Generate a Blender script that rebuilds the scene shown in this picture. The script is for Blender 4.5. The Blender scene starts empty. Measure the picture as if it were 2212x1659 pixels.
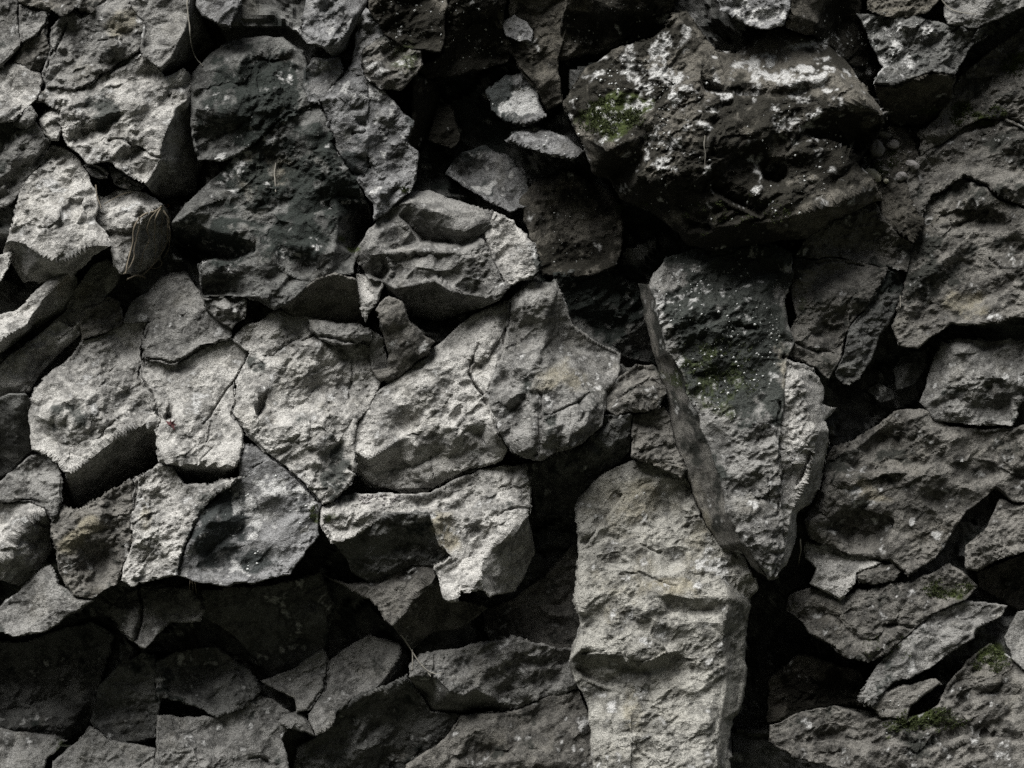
import bpy, math, random
import numpy as np
from mathutils import Vector, geometry

random.seed(7)
SC = bpy.context.scene
COL = SC.collection

# ------------------------------------------------------------------ camera
# The rock face stands at y = DIST, 4 m wide in view.  F = units of the face
# (2212 across the frame); one F is 1.81 mm.
DIST = 6.0
FW, FH = 2212.0, 1659.0
K = 4.0 / FW
cam_d = bpy.data.cameras.new('camera')
cam = bpy.data.objects.new('camera', cam_d)
COL.objects.link(cam)
cam.location = (0, 0, 0)
cam.rotation_euler = (math.radians(90), 0, 0)
cam_d.sensor_fit = 'HORIZONTAL'
cam_d.sensor_width = 36.0
cam_d.lens = 36.0 * DIST / 4.0
cam_d.clip_end = 100.0
SC.camera = cam

# ------------------------------------------------------------------ light
LDIR = Vector((-0.28, -0.42, 0.865)).normalized()     # towards the light
world = bpy.data.worlds.new('World')
SC.world = world
world.use_nodes = True
wn = world.node_tree.nodes
wl = world.node_tree.links
wn.clear()
w_out = wn.new('ShaderNodeOutputWorld')
w_bg = wn.new('ShaderNodeBackground')
w_sky = wn.new('ShaderNodeTexSky')
w_hs = wn.new('ShaderNodeHueSaturation')
w_sky.sky_type = 'NISHITA'
w_sky.sun_disc = False
w_sky.sun_elevation = math.asin(LDIR.z)
w_sky.sun_rotation = math.atan2(LDIR.x, LDIR.y)
w_sky.air_density = 1.0
w_sky.dust_density = 3.0
w_hs.inputs['Saturation'].default_value = 0.45       # overcast, greyed sky
w_bg.inputs['Strength'].default_value = 0.05
wl.new(w_sky.outputs[0], w_hs.inputs['Color'])
wl.new(w_hs.outputs[0], w_bg.inputs['Color'])
wl.new(w_bg.outputs[0], w_out.inputs[0])

sun_d = bpy.data.lights.new('sun', 'SUN')
sun_d.energy = 4.5
sun_d.angle = math.radians(40)
sun_d.color = (1.0, 0.985, 0.955)
sun = bpy.data.objects.new('sun', sun_d)
COL.objects.link(sun)
sun.location = (-4, -6, 9)
sun.rotation_euler = (-LDIR).to_track_quat('-Z', 'Y').to_euler()

SC.view_settings.view_transform = 'Standard'
SC.view_settings.look = 'None'
SC.view_settings.gamma = 1.0
SC.view_settings.exposure = 0.8
SC.view_settings.use_curve_mapping = False
SC.cycles.use_denoising = False      # the photograph is grainy
SC.cycles.max_bounces = 4
SC.cycles.diffuse_bounces = 2

# ------------------------------------------------------------------ noise
def _hash(ix, iy, iz, seed):
    h = (ix.astype(np.int64) * 374761393 + iy.astype(np.int64) * 668265263
         + iz.astype(np.int64) * 2147483647 + seed * 1274126177) & 0xFFFFFFFF
    h = ((h ^ (h >> 13)) * 1274126177) & 0xFFFFFFFF
    h = ((h ^ (h >> 16)) * 2246822519) & 0xFFFFFFFF
    return ((h ^ (h >> 15)) & 0xFFFFFF) / float(0x800000) - 1.0      # -1..1

def vnoise(x, y, z, seed=0):
    fx, fy, fz = np.floor(x), np.floor(y), np.floor(z)
    u, v, w = x - fx, y - fy, z - fz
    u = u*u*u*(u*(u*6-15)+10); v = v*v*v*(v*(v*6-15)+10); w = w*w*w*(w*(w*6-15)+10)
    out = 0
    for a in (0, 1):
        for b in (0, 1):
            for c in (0, 1):
                out = out + _hash(fx+a, fy+b, fz+c, seed) * (u if a else 1-u) * (v if b else 1-v) * (w if c else 1-w)
    return out

def vnoise2(x, y, seed=0):
    fx, fy = np.floor(x), np.floor(y)
    u, v = x - fx, y - fy
    u = u*u*u*(u*(u*6-15)+10); v = v*v*v*(v*(v*6-15)+10)
    z = np.zeros_like(fx)
    return ((_hash(fx, fy, z, seed)*(1-u) + _hash(fx+1, fy, z, seed)*u)*(1-v)
            + (_hash(fx, fy+1, z, seed)*(1-u) + _hash(fx+1, fy+1, z, seed)*u)*v)

def fbm2(x, y, wl_, octv, seed=0, gain=0.5):
    s, a = 0, 1.0
    for o in range(octv):
        s = s + a * vnoise2(x/wl_ + 17.3*o, y/wl_ - 9.1*o, seed+o*13)
        wl_ *= 0.5; a *= gain
    return s

def planes(x, y, wl_, seed):
    """broken facets: nearest jittered cell carries its own tilt and step."""
    gx, gy = x / wl_, y / wl_
    fx, fy = np.floor(gx), np.floor(gy)
    best = np.full(x.shape, 1e9); val = np.zeros(x.shape)
    z = np.zeros_like(fx)
    for a in (-1, 0, 1):
        for b in (-1, 0, 1):
            cx, cy = fx+a, fy+b
            px = cx + 0.5 + 0.48*_hash(cx, cy, z, seed)
            py = cy + 0.5 + 0.48*_hash(cx, cy, z, seed+1)
            dx, dy = gx-px, gy-py
            d = dx*dx + dy*dy
            v = (dx*_hash(cx, cy, z, seed+2) + dy*_hash(cx, cy, z, seed+3))*0.9 + 0.30*_hash(cx, cy, z, seed+4)
            m = d < best
            best = np.where(m, d, best); val = np.where(m, v, val)
    return val

CA, SA = math.cos(math.radians(-32)), math.sin(math.radians(-32))   # bedding rises to the right
def sstep(a, b, v):
    t = np.clip((v-a)/(b-a), 0, 1); return t*t*(3-2*t)

def tri_noise(x, y, wl_, seed):
    """random heights on a warped triangular lattice, joined by flat facets with sharp arrises."""
    x = x + 0.45*wl_*vnoise2(x/wl_*0.9, y/wl_*0.9, seed+1) + 0.10*wl_*vnoise2(x/wl_*3, y/wl_*3, seed+3)
    y = y + 0.45*wl_*vnoise2(x/wl_*0.9+31, y/wl_*0.9, seed+2) + 0.10*wl_*vnoise2(x/wl_*3+17, y/wl_*3, seed+4)
    gx, gy = x/wl_, y/wl_
    k = (gx+gy)*0.3660254
    sx_, sy_ = gx+k, gy+k
    i, j = np.floor(sx_), np.floor(sy_)
    u, v = sx_-i, sy_-j
    z = np.zeros_like(i)
    a = _hash(i, j, z, seed); b = _hash(i+1, j, z, seed); c = _hash(i, j+1, z, seed); d = _hash(i+1, j+1, z, seed)
    return np.where(u > v, a + (b-a)*u + (d-b)*v, a + (d-c)*u + (c-a)*v)

def rock_noise(x, y, h, seed, rough, facet, inner=1.0):
    u = x*CA + y*SA
    v = -x*SA + y*CA
    wx = u + 10*fbm2(x, y, 60, 3, seed+5)
    wy = v + 10*fbm2(x, y, 60, 3, seed+9)
    m1 = sstep(-.1, .5, vnoise2(x/140, y/140, seed+11))
    m2 = sstep(0, .6, vnoise2(x/70, y/70, seed+12))
    m3 = 0.22 + 1.05*sstep(-.45, .5, vnoise2(x/95, y/95, seed+13))
    n = 11.0*fbm2(x, y, 190, 2, 771)
    n = n + facet*inner*(30*tri_noise(u*0.8, v, 105, seed+20) + 15*tri_noise(u*0.75, v, 46, seed+30)) + facet*(0.5+m1)*(6.5*tri_noise(u*.7, v, 19, seed+33) + 2.6*tri_noise(u*.75, v, 9.5, seed+35))
    n = n + facet*(9*m1*planes(wx*0.33, wy, 36, seed+40) + 3.2*m2*planes(wx*0.5, wy, 17, seed+44))
    f = 0
    for o, (su, sv, amp) in enumerate(((30, 19, 2.6), (16, 10, 2.0), (9, 6.0, 1.8), (5.5, 4.3, 1.6))):
        f = f + amp*vnoise(u/su + o*7.7, v/sv, 0.3*h/(0.5*(su+sv)), seed+60+o)
    return n + rough*m3*f

def warp(x, y):
    wx = 3.6*fbm2(x, y, 62, 2, 301) + 1.8*fbm2(x, y, 17, 2, 303)
    wy = 3.6*fbm2(x, y, 62, 2, 311) + 1.8*fbm2(x, y, 17, 2, 313)
    return x + wx, y + wy

def warp_slow(x, y):
    return x + 3.6*vnoise2(x/62, y/62, 301), y + 3.6*vnoise2(x/62, y/62, 311)

def to_world(x, y, h):
    """face coordinates -> metres; h is how far a point stands out of the face."""
    t = 1.0 - h*K/DIST
    return np.stack([(x - FW/2)*K*t, DIST*t, (FH/2 - y)*K*t], -1)

# depth map of the finished face, for setting small things down on it
ZS = 4.0
ZX0, ZY0 = -300.0, -300.0
ZN = (int((FH+600)/ZS), int((FW+600)/ZS))
ZMAP = np.full(ZN, -400.0)
def zsplat(x, y, h):
    i = np.clip(((y-ZY0)/ZS).astype(int), 0, ZN[0]-1); j = np.clip(((x-ZX0)/ZS).astype(int), 0, ZN[1]-1)
    np.maximum.at(ZMAP, (i, j), h)
def zat(x, y):
    i = int((y-ZY0)/ZS); j = int((x-ZX0)/ZS)
    return float(np.median(ZMAP[max(0,i-1):i+2, max(0,j-1):j+2]))

# ------------------------------------------------------------------ materials
def mat_new(name):
    m = bpy.data.materials.new(name); m.use_nodes = True
    nt = m.node_tree; nt.nodes.clear()
    out = nt.nodes.new('ShaderNodeOutputMaterial'); b = nt.nodes.new('ShaderNodeBsdfPrincipled')
    nt.links.new(b.outputs[0], out.inputs[0])
    b.inputs['Roughness'].default_value = 0.9
    b.inputs['Specular IOR Level'].default_value = 0.15
    return m, nt, b

class G:
    def __init__(s, nt): s.nt = nt
    def n(s, t, **kw):
        x = s.nt.nodes.new(t)
        for k, v in kw.items():
            if k in x.inputs.keys(): x.inputs[k].default_value = v
            else: setattr(x, k, v)
        return x
    def l(s, a, b): s.nt.links.new(a, b)
    def noise(s, scale, detail=4, rough=0.6, vec=None, dist=0.0):
        x = s.n('ShaderNodeTexNoise', Scale=scale, Detail=detail, Roughness=rough, Distortion=dist)
        if vec is not None: s.l(vec, x.inputs['Vector'])
        return x.outputs[0]
    def ramp(s, fac, stops):
        r = s.n('ShaderNodeValToRGB'); e = r.color_ramp.elements
        while len(e) < len(stops): e.new(0.5)
        for q, (p, c) in zip(e, stops):
            q.position = p; q.color = (c, c, c, 1) if not isinstance(c, tuple) else (*c, 1)
        s.l(fac, r.inputs[0]); return r.outputs[0]
    def mix(s, fac, a, b, mode='MIX'):
        x = s.n('ShaderNodeMix', data_type='RGBA', blend_type=mode)
        for i, v in ((0, fac), (6, a), (7, b)):
            if isinstance(v, (int, float)): x.inputs[i].default_value = v
            elif isinstance(v, tuple): x.inputs[i].default_value = (*v, 1)
            else: s.l(v, x.inputs[i])
        return x.outputs[2]
    def math(s, op, a, b=None):
        x = s.n('ShaderNodeMath', operation=op)
        for i, v in ((0, a), (1, b)):
            if v is None: continue
            if isinstance(v, (int, float)): x.inputs[i].default_value = v
            else: s.l(v, x.inputs[i])
        return x.outputs[0]

def rock_material(name, base, dark, seedv=0.0):
    """weathered limestone; the masks mott / stain / pale / green / warm / speck lie on the stone as attributes."""
    m, nt, b = mat_new(name); g = G(nt)
    tc = g.n('ShaderNodeTexCoord'); vec = tc.outputs['Object']
    def attr(n): return g.n('ShaderNodeAttribute', attribute_name=n).outputs['Fac']
    fin = g.noise(165, 3, 0.75, vec)
    col = g.mix(attr('mott'), tuple(c*1.12 for c in base), tuple(c*0.40 for c in base))
    col = g.mix(attr('warm'), col, (0.265, 0.240, 0.175))
    col = g.mix(attr('stain_shade'), col, dark)
    col = g.mix(attr('green'), col, (0.048, 0.062, 0.020))
    col = g.mix(attr('pale'), col, (0.46, 0.46, 0.45))
    col = g.mix(1.0, col, g.ramp(fin, [(0.32, 0.48), (0.68, 1.5)]), 'MULTIPLY')
    g.l(col, b.inputs['Base Color'])
    bp = g.n('ShaderNodeBump', Strength=1.0, Distance=0.012); g.l(fin, bp.inputs['Height']); g.l(bp.outputs[0], b.inputs['Normal'])
    return m

#         base colour, stain colour, grime, lichen
ROCKS = {
 'pale':  ('pale_limestone',  (0.390, 0.382, 0.362), (0.044, 0.049, 0.045), 0.10, 0.20),
 'grey':  ('grey_limestone',  (0.215, 0.212, 0.202), (0.032, 0.037, 0.033), 0.28, 0.20),
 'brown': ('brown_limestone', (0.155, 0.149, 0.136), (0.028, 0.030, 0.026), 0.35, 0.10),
 'dark':  ('stained_shaded_limestone', (0.132, 0.133, 0.127), (0.020, 0.025, 0.022), 0.45, 0.15),  # stained stone, also the darker colour given to blocks lying in shade
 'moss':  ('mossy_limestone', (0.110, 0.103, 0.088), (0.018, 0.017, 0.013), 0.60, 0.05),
 'blue':  ('blue_limestone',  (0.205, 0.206, 0.207), (0.030, 0.035, 0.034), 0.35, 0.30),
 'warm':  ('ochre_limestone', (0.295, 0.289, 0.264), (0.060, 0.056, 0.044), 0.08, 0.20),
}
MATS = {k: rock_material(v[0], v[1], v[2]) for k, v in ROCKS.items()}

# colour patches on the stone: x, y, rx, ry, strength
PATCH = {'stain_shade': [], 'pale': [], 'green': [], 'warm': []}
def patch_fields(x, y, h, kind, seed):
    grime, lichen = ROCKS[kind][3], ROCKS[kind][4]
    wx = x + 24*fbm2(x, y, 70, 3, 501); wy = y + 24*fbm2(x, y, 70, 3, 502)
    raw = {}
    for k, lst in PATCH.items():
        f = np.zeros_like(x)
        for (px, py, rx, ry, s) in lst:
            c = np.clip(1.5 - 1.15*(((wx-px)/rx)**2 + ((wy-py)/ry)**2), 0, 1)
            f = np.maximum(f, c*s) if s > 0 else f + c*s
        raw[k] = f
    def fb(wl_, o, sd):
        s, a, t = 0, 1.0, 0
        for i in range(o):
            s = s + a*vnoise(x/wl_ + 5.1*i, y/wl_ - 3.3*i, h/wl_, sd+i); t += a; wl_ *= 0.5; a *= 0.72
        return s/t*1.6
    n1 = fb(60, 5, seed+201); n2 = fb(34, 4, seed+231); n3 = fb(90, 5, seed+261)
    out = {}
    out['mott'] = np.clip(sstep(-.35, .45, n2)*0.85 + 0.25*vnoise2(x/4, y/4, seed+290), 0, 1)
    out['stain_shade'] = 0.92*sstep(0.30, 0.62, n1*0.75 + raw['stain_shade']*0.85 + (grime-0.35)*0.8)
    out['pale'] = 0.9*sstep(0.45, 0.75, n2*0.95 + raw['pale']*0.62 + (lichen-0.25)*0.6)
    out['green'] = sstep(0.25, 0.6, n2*0.6 + raw['green']*0.9)*np.clip(raw['green']*2, 0, 1)
    out['warm'] = np.clip(sstep(0.05, 0.8, n3*0.7 + raw['warm']*0.9)*(0.15+raw['warm']), 0, .8)
    return out

# fine cracks cut into the stone: polyline, width, depth
CRACKS = []
FACETS = []

# ------------------------------------------------------------------ blocks
def parse(s):
    out = []
    for t in s.split():
        a = [float(v) for v in t.split(',')]
        out.append((a[0], a[1], a[2] if len(a) > 2 else 0.0))
    return out

def seg_dist(qx, qy, P, closed=True):
    n = len(P); best = np.full(qx.shape, 1e18); bi = np.zeros(qx.shape, int); bt = np.zeros(qx.shape)
    for i in range(n if closed else n-1):
        ax, ay = P[i]; bx, by = P[(i+1) % n]
        dx, dy = bx-ax, by-ay; L = dx*dx+dy*dy + 1e-9
        t = np.clip(((qx-ax)*dx + (qy-ay)*dy)/L, 0, 1)
        d = (qx-ax-t*dx)**2 + (qy-ay-t*dy)**2
        m = d < best
        best = np.where(m, d, best); bi = np.where(m, i, bi); bt = np.where(m, t, bt)
    return np.sqrt(best), bi, bt

def inside(qx, qy, P):
    r = np.zeros(qx.shape, bool); n = len(P)
    for i in range(n):
        ax, ay = P[i]; bx, by = P[(i+1) % n]
        if ay == by: continue
        c = ((ay > qy) != (by > qy)) & (qx < (bx-ax)*(qy-ay)/(by-ay) + ax)
        r ^= c
    return r

def mesh_obj(name, V, T, mat, attrs=None, smooth=False, steep=None):
    me = bpy.data.meshes.new(name)
    me.vertices.add(len(V)); me.vertices.foreach_set('co', np.ascontiguousarray(V, dtype=np.float32).ravel())
    me.loops.add(len(T)*3); me.loops.foreach_set('vertex_index', np.ascontiguousarray(T, dtype=np.int32).ravel())
    me.polygons.add(len(T)); me.polygons.foreach_set('loop_start', np.arange(0, len(T)*3, 3, dtype=np.int32))
    me.polygons.foreach_set('use_smooth', np.full(len(T), smooth, bool) if steep is None else steep)
    me.update(calc_edges=True); me.validate()
    if attrs:
        for k, a in attrs.items():
            at = me.attributes.new(k, 'FLOAT', 'POINT'); at.data.foreach_set('value', np.ascontiguousarray(a, dtype=np.float32))
    me.materials.append(mat)
    o = bpy.data.objects.new(name, me); COL.objects.link(o)
    return o

SLX, SLY = 1.4, 1.5
NTRI = [0]
SEED = [0]
PASS = [0]
SPEC = []
FIX = {}
def edge_samples(O, h0, sx, sy, cx, cy):
    out = []
    n = len(O)
    for i in range(n):
        a, b = O[i], O[(i+1) % n]
        k = max(1, int(math.hypot(a[0]-b[0], a[1]-b[1])/10))
        for q in range(k):
            t = q/k; x, y, d = [a[j]*(1-t)+b[j]*t for j in range(3)]
            if d > -35: out.append((x, y, h0+sx*(x-cx)+sy*(y-cy)+d))
    return np.array(out)

def settle():
    """neighbouring blocks of one run of rock are brought flush with each other."""
    n = len(SPEC); A, B = [], []
    def row(items, rhs, w):
        r = np.zeros(3*n)
        for i, v in items: r[i] += v
        A.append(r*w); B.append(rhs*w)
    for i in range(n):
        row([(3*i, 1)], 0, .25); row([(3*i+1, 100)], 0, 4.0); row([(3*i+2, 100)], 0, 5.0)
    for i in range(n):
        for j in range(i+1, n):
            P, Q = SPEC[i]['e'], SPEC[j]['e']
            if not len(P) or not len(Q): continue
            d = np.hypot(P[:, None, 0]-Q[None, :, 0], P[:, None, 1]-Q[None, :, 1])
            m = d.argmin(1); dm = d.min(1)
            ks = np.nonzero(dm < 11)[0]
            if not len(ks): continue
            same = SPEC[i]['fl'] == SPEC[j]['fl'] and SPEC[i]['fl'] != 'Z'
            if not same and np.mean(np.abs(P[ks, 2]-Q[m[ks], 2])) > 65: continue
            wt = 1.0 if same else 0.7
            for k in ks:
                p, q = P[k], Q[m[k]]
                up = 13.0 if SPEC[i]['c'][1] < SPEC[j]['c'][1] else -13.0
                ci, cj = SPEC[i]['c'], SPEC[j]['c']
                row([(3*i, 1), (3*i+1, p[0]-ci[0]), (3*i+2, p[1]-ci[1]), (3*j, -1), (3*j+1, -(q[0]-cj[0])), (3*j+2, -(q[1]-cj[1]))], up-(p[2]-q[2]), wt)
    X = np.linalg.lstsq(np.array(A), np.array(B), rcond=None)[0].reshape(-1, 3)
    for sp, x in zip(SPEC, X): FIX[sp['id']] = x

def R(name, label, h0, sx, sy, outline, ridges=(), mat='grey', rough=1.0, facet=1.0, rnd=3.6, back=110.0, cat='rock', step=3.0, group=None, parent=None, fl=None):
    SEED[0] += 1; seed = 1000 + SEED[0]*97
    fl = fl or ('Z' if parent is None and label and back < 150 else None)
    if PASS[0] == 0:
        if fl:
            O = parse(outline); P = np.array([(a[0], a[1]) for a in O]); c = P.mean(0)
            SPEC.append(dict(id=SEED[0], fl=fl, c=c, e=edge_samples(O, h0, sx*SLX, sy*SLY, c[0], c[1])))
        return None
    if SEED[0] in FIX:
        f = FIX[SEED[0]]; h0 += f[0]; sx += f[1]/SLX; sy += f[2]/SLY
    deep = lambda L: [(a[0], a[1], a[2]*1.1 if (a[2] < -30 and (sx or sy)) else a[2]) for a in L]
    O = deep(parse(outline))
    RD = [deep(parse(r)) for r in ridges]
    P = np.array([(a[0], a[1]) for a in O])
    area = 0.5*np.sum(P[:, 0]*np.roll(P[:, 1], -1) - np.roll(P[:, 0], -1)*P[:, 1])
    tg = np.roll(P, -1, 0) - np.roll(P, 1, 0); tg /= np.linalg.norm(tg, axis=1, keepdims=True)
    nr = np.stack([tg[:, 1], -tg[:, 0]], -1)*(1 if area > 0 else -1)
    P = P + 2.2*nr                               # neighbours butt against each other
    O = [(p[0], p[1], a[2]) for p, a in zip(P, O)]
    cx, cy = P.mean(0)
    sx *= SLX; sy *= SLY
    plane = lambda a: h0 + sx*(a[0]-cx) + sy*(a[1]-cy) + a[2]
    verts = [Vector((a[0], a[1])) for a in O]; hs = [plane(a) for a in O]
    edges = [(i, (i+1) % len(O)) for i in range(len(O))]
    for r in RD:
        prev = None
        for a in r:
            idx = None
            for k, v in enumerate(verts):
                if abs(v.x-a[0]) < 2.8 and abs(v.y-a[1]) < 2.8: idx = k
            if idx is None:
                verts.append(Vector((a[0], a[1]))); hs.append(plane(a)); idx = len(verts)-1
            if prev is not None and prev != idx: edges.append((prev, idx))
            prev = idx
    vo, eo, fo, vi, _, _ = geometry.delaunay_2d_cdt(verts, edges, [], 1, 1e-4)
    ho = []
    for k, src in enumerate(vi):
        if src: ho.append(hs[src[0]])
        else:                                    # crossing made by the triangulation
            d = [((v - vo[k]).length + 1e-6, hh) for v, hh in zip(verts, hs)]
            d.sort(); w = [1/q[0] for q in d[:3]]; ho.append(sum(a*b[1] for a, b in zip(w, d[:3]))/sum(w))
    s = step
    x0, y0 = P.min(0) - 16; x1, y1 = P.max(0) + 16
    gx = np.arange(x0, x1, s); gy = np.arange(y0, y1, s)
    X, Y = np.meshgrid(gx, gy)
    QX, QY = warp(X, Y)
    ins = inside(QX, QY, P)
    SX_, SY_ = warp_slow(X, Y)
    d, bi, bt = seg_dist(QX, QY, P)
    ohs = np.array(hs[:len(O)])
    nx_ = P[bi, 0]*(1-bt) + P[(bi+1) % len(P), 0]*bt; ny_ = P[bi, 1]*(1-bt) + P[(bi+1) % len(P), 1]*bt
    H = ohs[bi]*(1-bt) + ohs[(bi+1) % len(P)]*bt
    for f in fo:
        (ax, ay), (bx, by), (ccx, ccy) = [vo[i] for i in f[:3]]
        det = (by-ccy)*(ax-ccx) + (ccx-bx)*(ay-ccy)
        if abs(det) < 1e-6: continue
        jx0 = max(0, int((min(ax, bx, ccx)-x0-14)/s)); jx1 = int((max(ax, bx, ccx)-x0+14)/s)+1
        jy0 = max(0, int((min(ay, by, ccy)-y0-14)/s)); jy1 = int((max(ay, by, ccy)-y0+14)/s)+1
        sl = (slice(jy0, jy1), slice(jx0, jx1))
        qx, qy = SX_[sl], SY_[sl]
        l1 = ((by-ccy)*(qx-ccx) + (ccx-bx)*(qy-ccy))/det
        l2 = ((ccy-ay)*(qx-ccx) + (ax-ccx)*(qy-ccy))/det
        l3 = 1-l1-l2
        m = (l1 >= -1e-6) & (l2 >= -1e-6) & (l3 >= -1e-6) & ins[sl]
        H[sl] = np.where(m, l1*ho[f[0]] + l2*ho[f[1]] + l3*ho[f[2]], H[sl])
    for (hg, fp, sl_) in FACETS:
        if fp[:, 0].max() < x0 or fp[:, 0].min() > x1 or fp[:, 1].max() < y0 or fp[:, 1].min() > y1: continue
        jx0 = max(0, int((fp[:, 0].min()-x0-16)/s)); jx1 = max(0, int((fp[:, 0].max()-x0+16)/s)+1)
        jy0 = max(0, int((fp[:, 1].min()-y0-16)/s)); jy1 = max(0, int((fp[:, 1].max()-y0+16)/s)+1)
        w = (slice(jy0, jy1), slice(jx0, jx1))
        fm = inside(SX_[w], SY_[w], fp)
        fd, _, _ = seg_dist(SX_[w], SY_[w], hg, False)
        far, _, _ = seg_dist(SX_[w], SY_[w], np.concatenate([fp[len(hg)-1:], fp[:1]]), False)
        if sl_ < 0: fd = np.minimum(fd, 1.3*far + 4)
        elif sl_ < 0.8: fd = 1.35*np.minimum(fd, 1.2*far + 3)
        H[w] -= np.where(fm, sl_*fd, 0)
    # a light smoothing keeps arrises from being razor sharp; steep flanks get more
    for it in range(3):
        Hs = H.copy()
        Hs[1:-1, 1:-1] = (4*H[1:-1, 1:-1] + H[:-2, 1:-1] + H[2:, 1:-1] + H[1:-1, :-2] + H[1:-1, 2:])/8
        if it == 0: H = Hs
        else:
            gy_, gx_ = np.gradient(Hs, s)
            gm = np.hypot(gx_, gy_)
            w = sstep(1.0, 2.0, gm)
            H = H*(1-w) + Hs*w
    dd = np.where(ins, d, 0)
    rr = rnd*(1 + 0.6*vnoise2(X/30, Y/30, seed+3))
    H = H - 2.2*rr*np.clip(1-dd/np.maximum(rr, 1), 0, 1)**2
    X2 = np.where(ins, X, X + (nx_-QX)); Y2 = np.where(ins, Y, Y + (ny_-QY))
    keep = ins | (d < 1.5*s)
    # displacement along the normal
    hy, hx = np.gradient(H, s)
    hx = np.clip(hx, -1.6, 1.6); hy = np.clip(hy, -1.6, 1.6)
    ln = np.sqrt(1 + hx*hx + hy*hy)
    sel = np.nonzero(keep)
    xs, ys, hh = X2[sel], Y2[sel], H[sel]
    nz = rock_noise(xs, ys, hh, seed, rough, facet, 0.35 + 0.65*sstep(0, 34, dd[sel]))
    for (cp, cw, cdp) in CRACKS:
        a = np.array(cp)
        if a[:, 0].max() < x0 or a[:, 0].min() > x1 or a[:, 1].max() < y0 or a[:, 1].min() > y1: continue
        cd, _, _ = seg_dist(xs + 2.5*fbm2(xs, ys, 14, 2, 77), ys + 2.5*fbm2(xs, ys, 14, 2, 78), cp, False)
        nz = nz - cdp*np.exp(-(cd/cw)**2)
    fx, fy, fl = hx[sel], hy[sel], ln[sel]
    nz = nz*(1 - 0.55*sstep(1.5, 2.2, fl))
    lat = 0.6*(1 - sstep(0.7, 1.4, np.hypot(fx, fy)))
    px = xs - lat*nz*fx/fl; py = ys - lat*nz*fy/fl; ph = hh + nz/np.minimum(fl, 1.9)
    idm = np.full(X.shape, -1); idm[sel] = np.arange(len(xs))
    inn = ins
    a, b_, c, d_ = idm[:-1, :-1], idm[:-1, 1:], idm[1:, 1:], idm[1:, :-1]
    ia, ib, ic, id_ = inn[:-1, :-1], inn[:-1, 1:], inn[1:, 1:], inn[1:, :-1]
    # each cell is split along its flatter diagonal so that arrises run clean
    PH = np.zeros(X.shape); PH[sel] = ph
    fac = np.abs(PH[:-1, :-1]-PH[1:, 1:]) <= np.abs(PH[:-1, 1:]-PH[1:, :-1])
    full = (a >= 0) & (b_ >= 0) & (c >= 0) & (d_ >= 0)
    fac = fac | ~full
    T = []
    for (p, q, r, ip, iq, ir, w) in ((a, b_, c, ia, ib, ic, fac), (a, c, d_, ia, ic, id_, fac), (a, b_, d_, ia, ib, id_, ~fac), (b_, c, d_, ib, ic, id_, ~fac)):
        m = (p >= 0) & (q >= 0) & (r >= 0) & (ip | iq | ir) & w
        T.append(np.stack([p[m], r[m], q[m]], -1))
    T = np.concatenate(T)
    # boundary skirt: the sides of the block, going back into the face
    E = np.concatenate([T[:, [0, 1]], T[:, [1, 2]], T[:, [2, 0]]])
    key = np.sort(E, 1); key = key[:, 0]*np.int64(10**7) + key[:, 1]
    u, first, cnt = np.unique(key, return_index=True, return_counts=True)
    BE = E[first[cnt == 1]]
    bv = np.unique(BE); mp_ = {}
    loc = np.full(len(xs), -1); loc[bv] = np.arange(len(bv))
    VX, VY, VH = [px], [py], [ph]; off = len(px); prev_idx = bv
    prevmap = np.arange(len(xs))
    bxm, bym = px[bv], py[bv]; tox, toy = cx - bxm, cy - bym; tl = np.hypot(tox, toy)+1e-6
    for (dep, shr) in ((14, 1.5), (back*0.45, 5), (back, 12)):
        jit = 5*vnoise(bxm/16, bym/16, np.full_like(bxm, dep/20), seed+7)
        VX.append(bxm + tox/tl*(shr+jit)); VY.append(bym + toy/tl*(shr+jit)); VH.append(ph[bv]-dep)
        newmap = np.full(len(xs), -1); newmap[bv] = off + np.arange(len(bv)); off += len(bv)
        e0, e1 = BE[:, 0], BE[:, 1]
        T = np.concatenate([T, np.stack([prevmap[e0], newmap[e0], prevmap[e1]], -1)[:, [0, 1, 2]],
                            np.stack([prevmap[e1], newmap[e0], newmap[e1]], -1)])
        prevmap = newmap
    VX.append(np.array([cx])); VY.append(np.array([cy])); VH.append(np.array([float(ph[bv].mean()-back*1.1)]))
    T = np.concatenate([T, np.stack([prevmap[BE[:, 0]], np.full(len(BE), off), prevmap[BE[:, 1]]], -1)])
    VX, VY, VH = np.concatenate(VX), np.concatenate(VY), np.concatenate(VH)
    sv = np.ones(len(VX), bool); sv[:len(fl)] = fl > 1.75
    steep = sv[T].any(1)
    zsplat(px, py, ph)
    NTRI[0] += len(T)
    o = mesh_obj(name, to_world(VX, VY, VH), T, MATS[mat], patch_fields(VX, VY, VH, mat, seed), steep=steep)
    # origin at the block's own foot
    c0 = Vector(to_world(np.array(cx), np.array(P[:, 1].max()), np.array(h0 - back*0.5)).tolist())
    co = np.empty(len(VX)*3, np.float32); o.data.vertices.foreach_get('co', co)
    co = co.reshape(-1, 3) - np.array(c0, np.float32); o.data.vertices.foreach_set('co', co.ravel()); o.data.update()
    o.location = c0
    if parent is not None:
        o.parent = parent; o.location = c0 - parent.location
        if label: o['label'] = label
        return o
    o['label'] = label; o['category'] = cat
    if group: o['group'] = group
    return o

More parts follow.
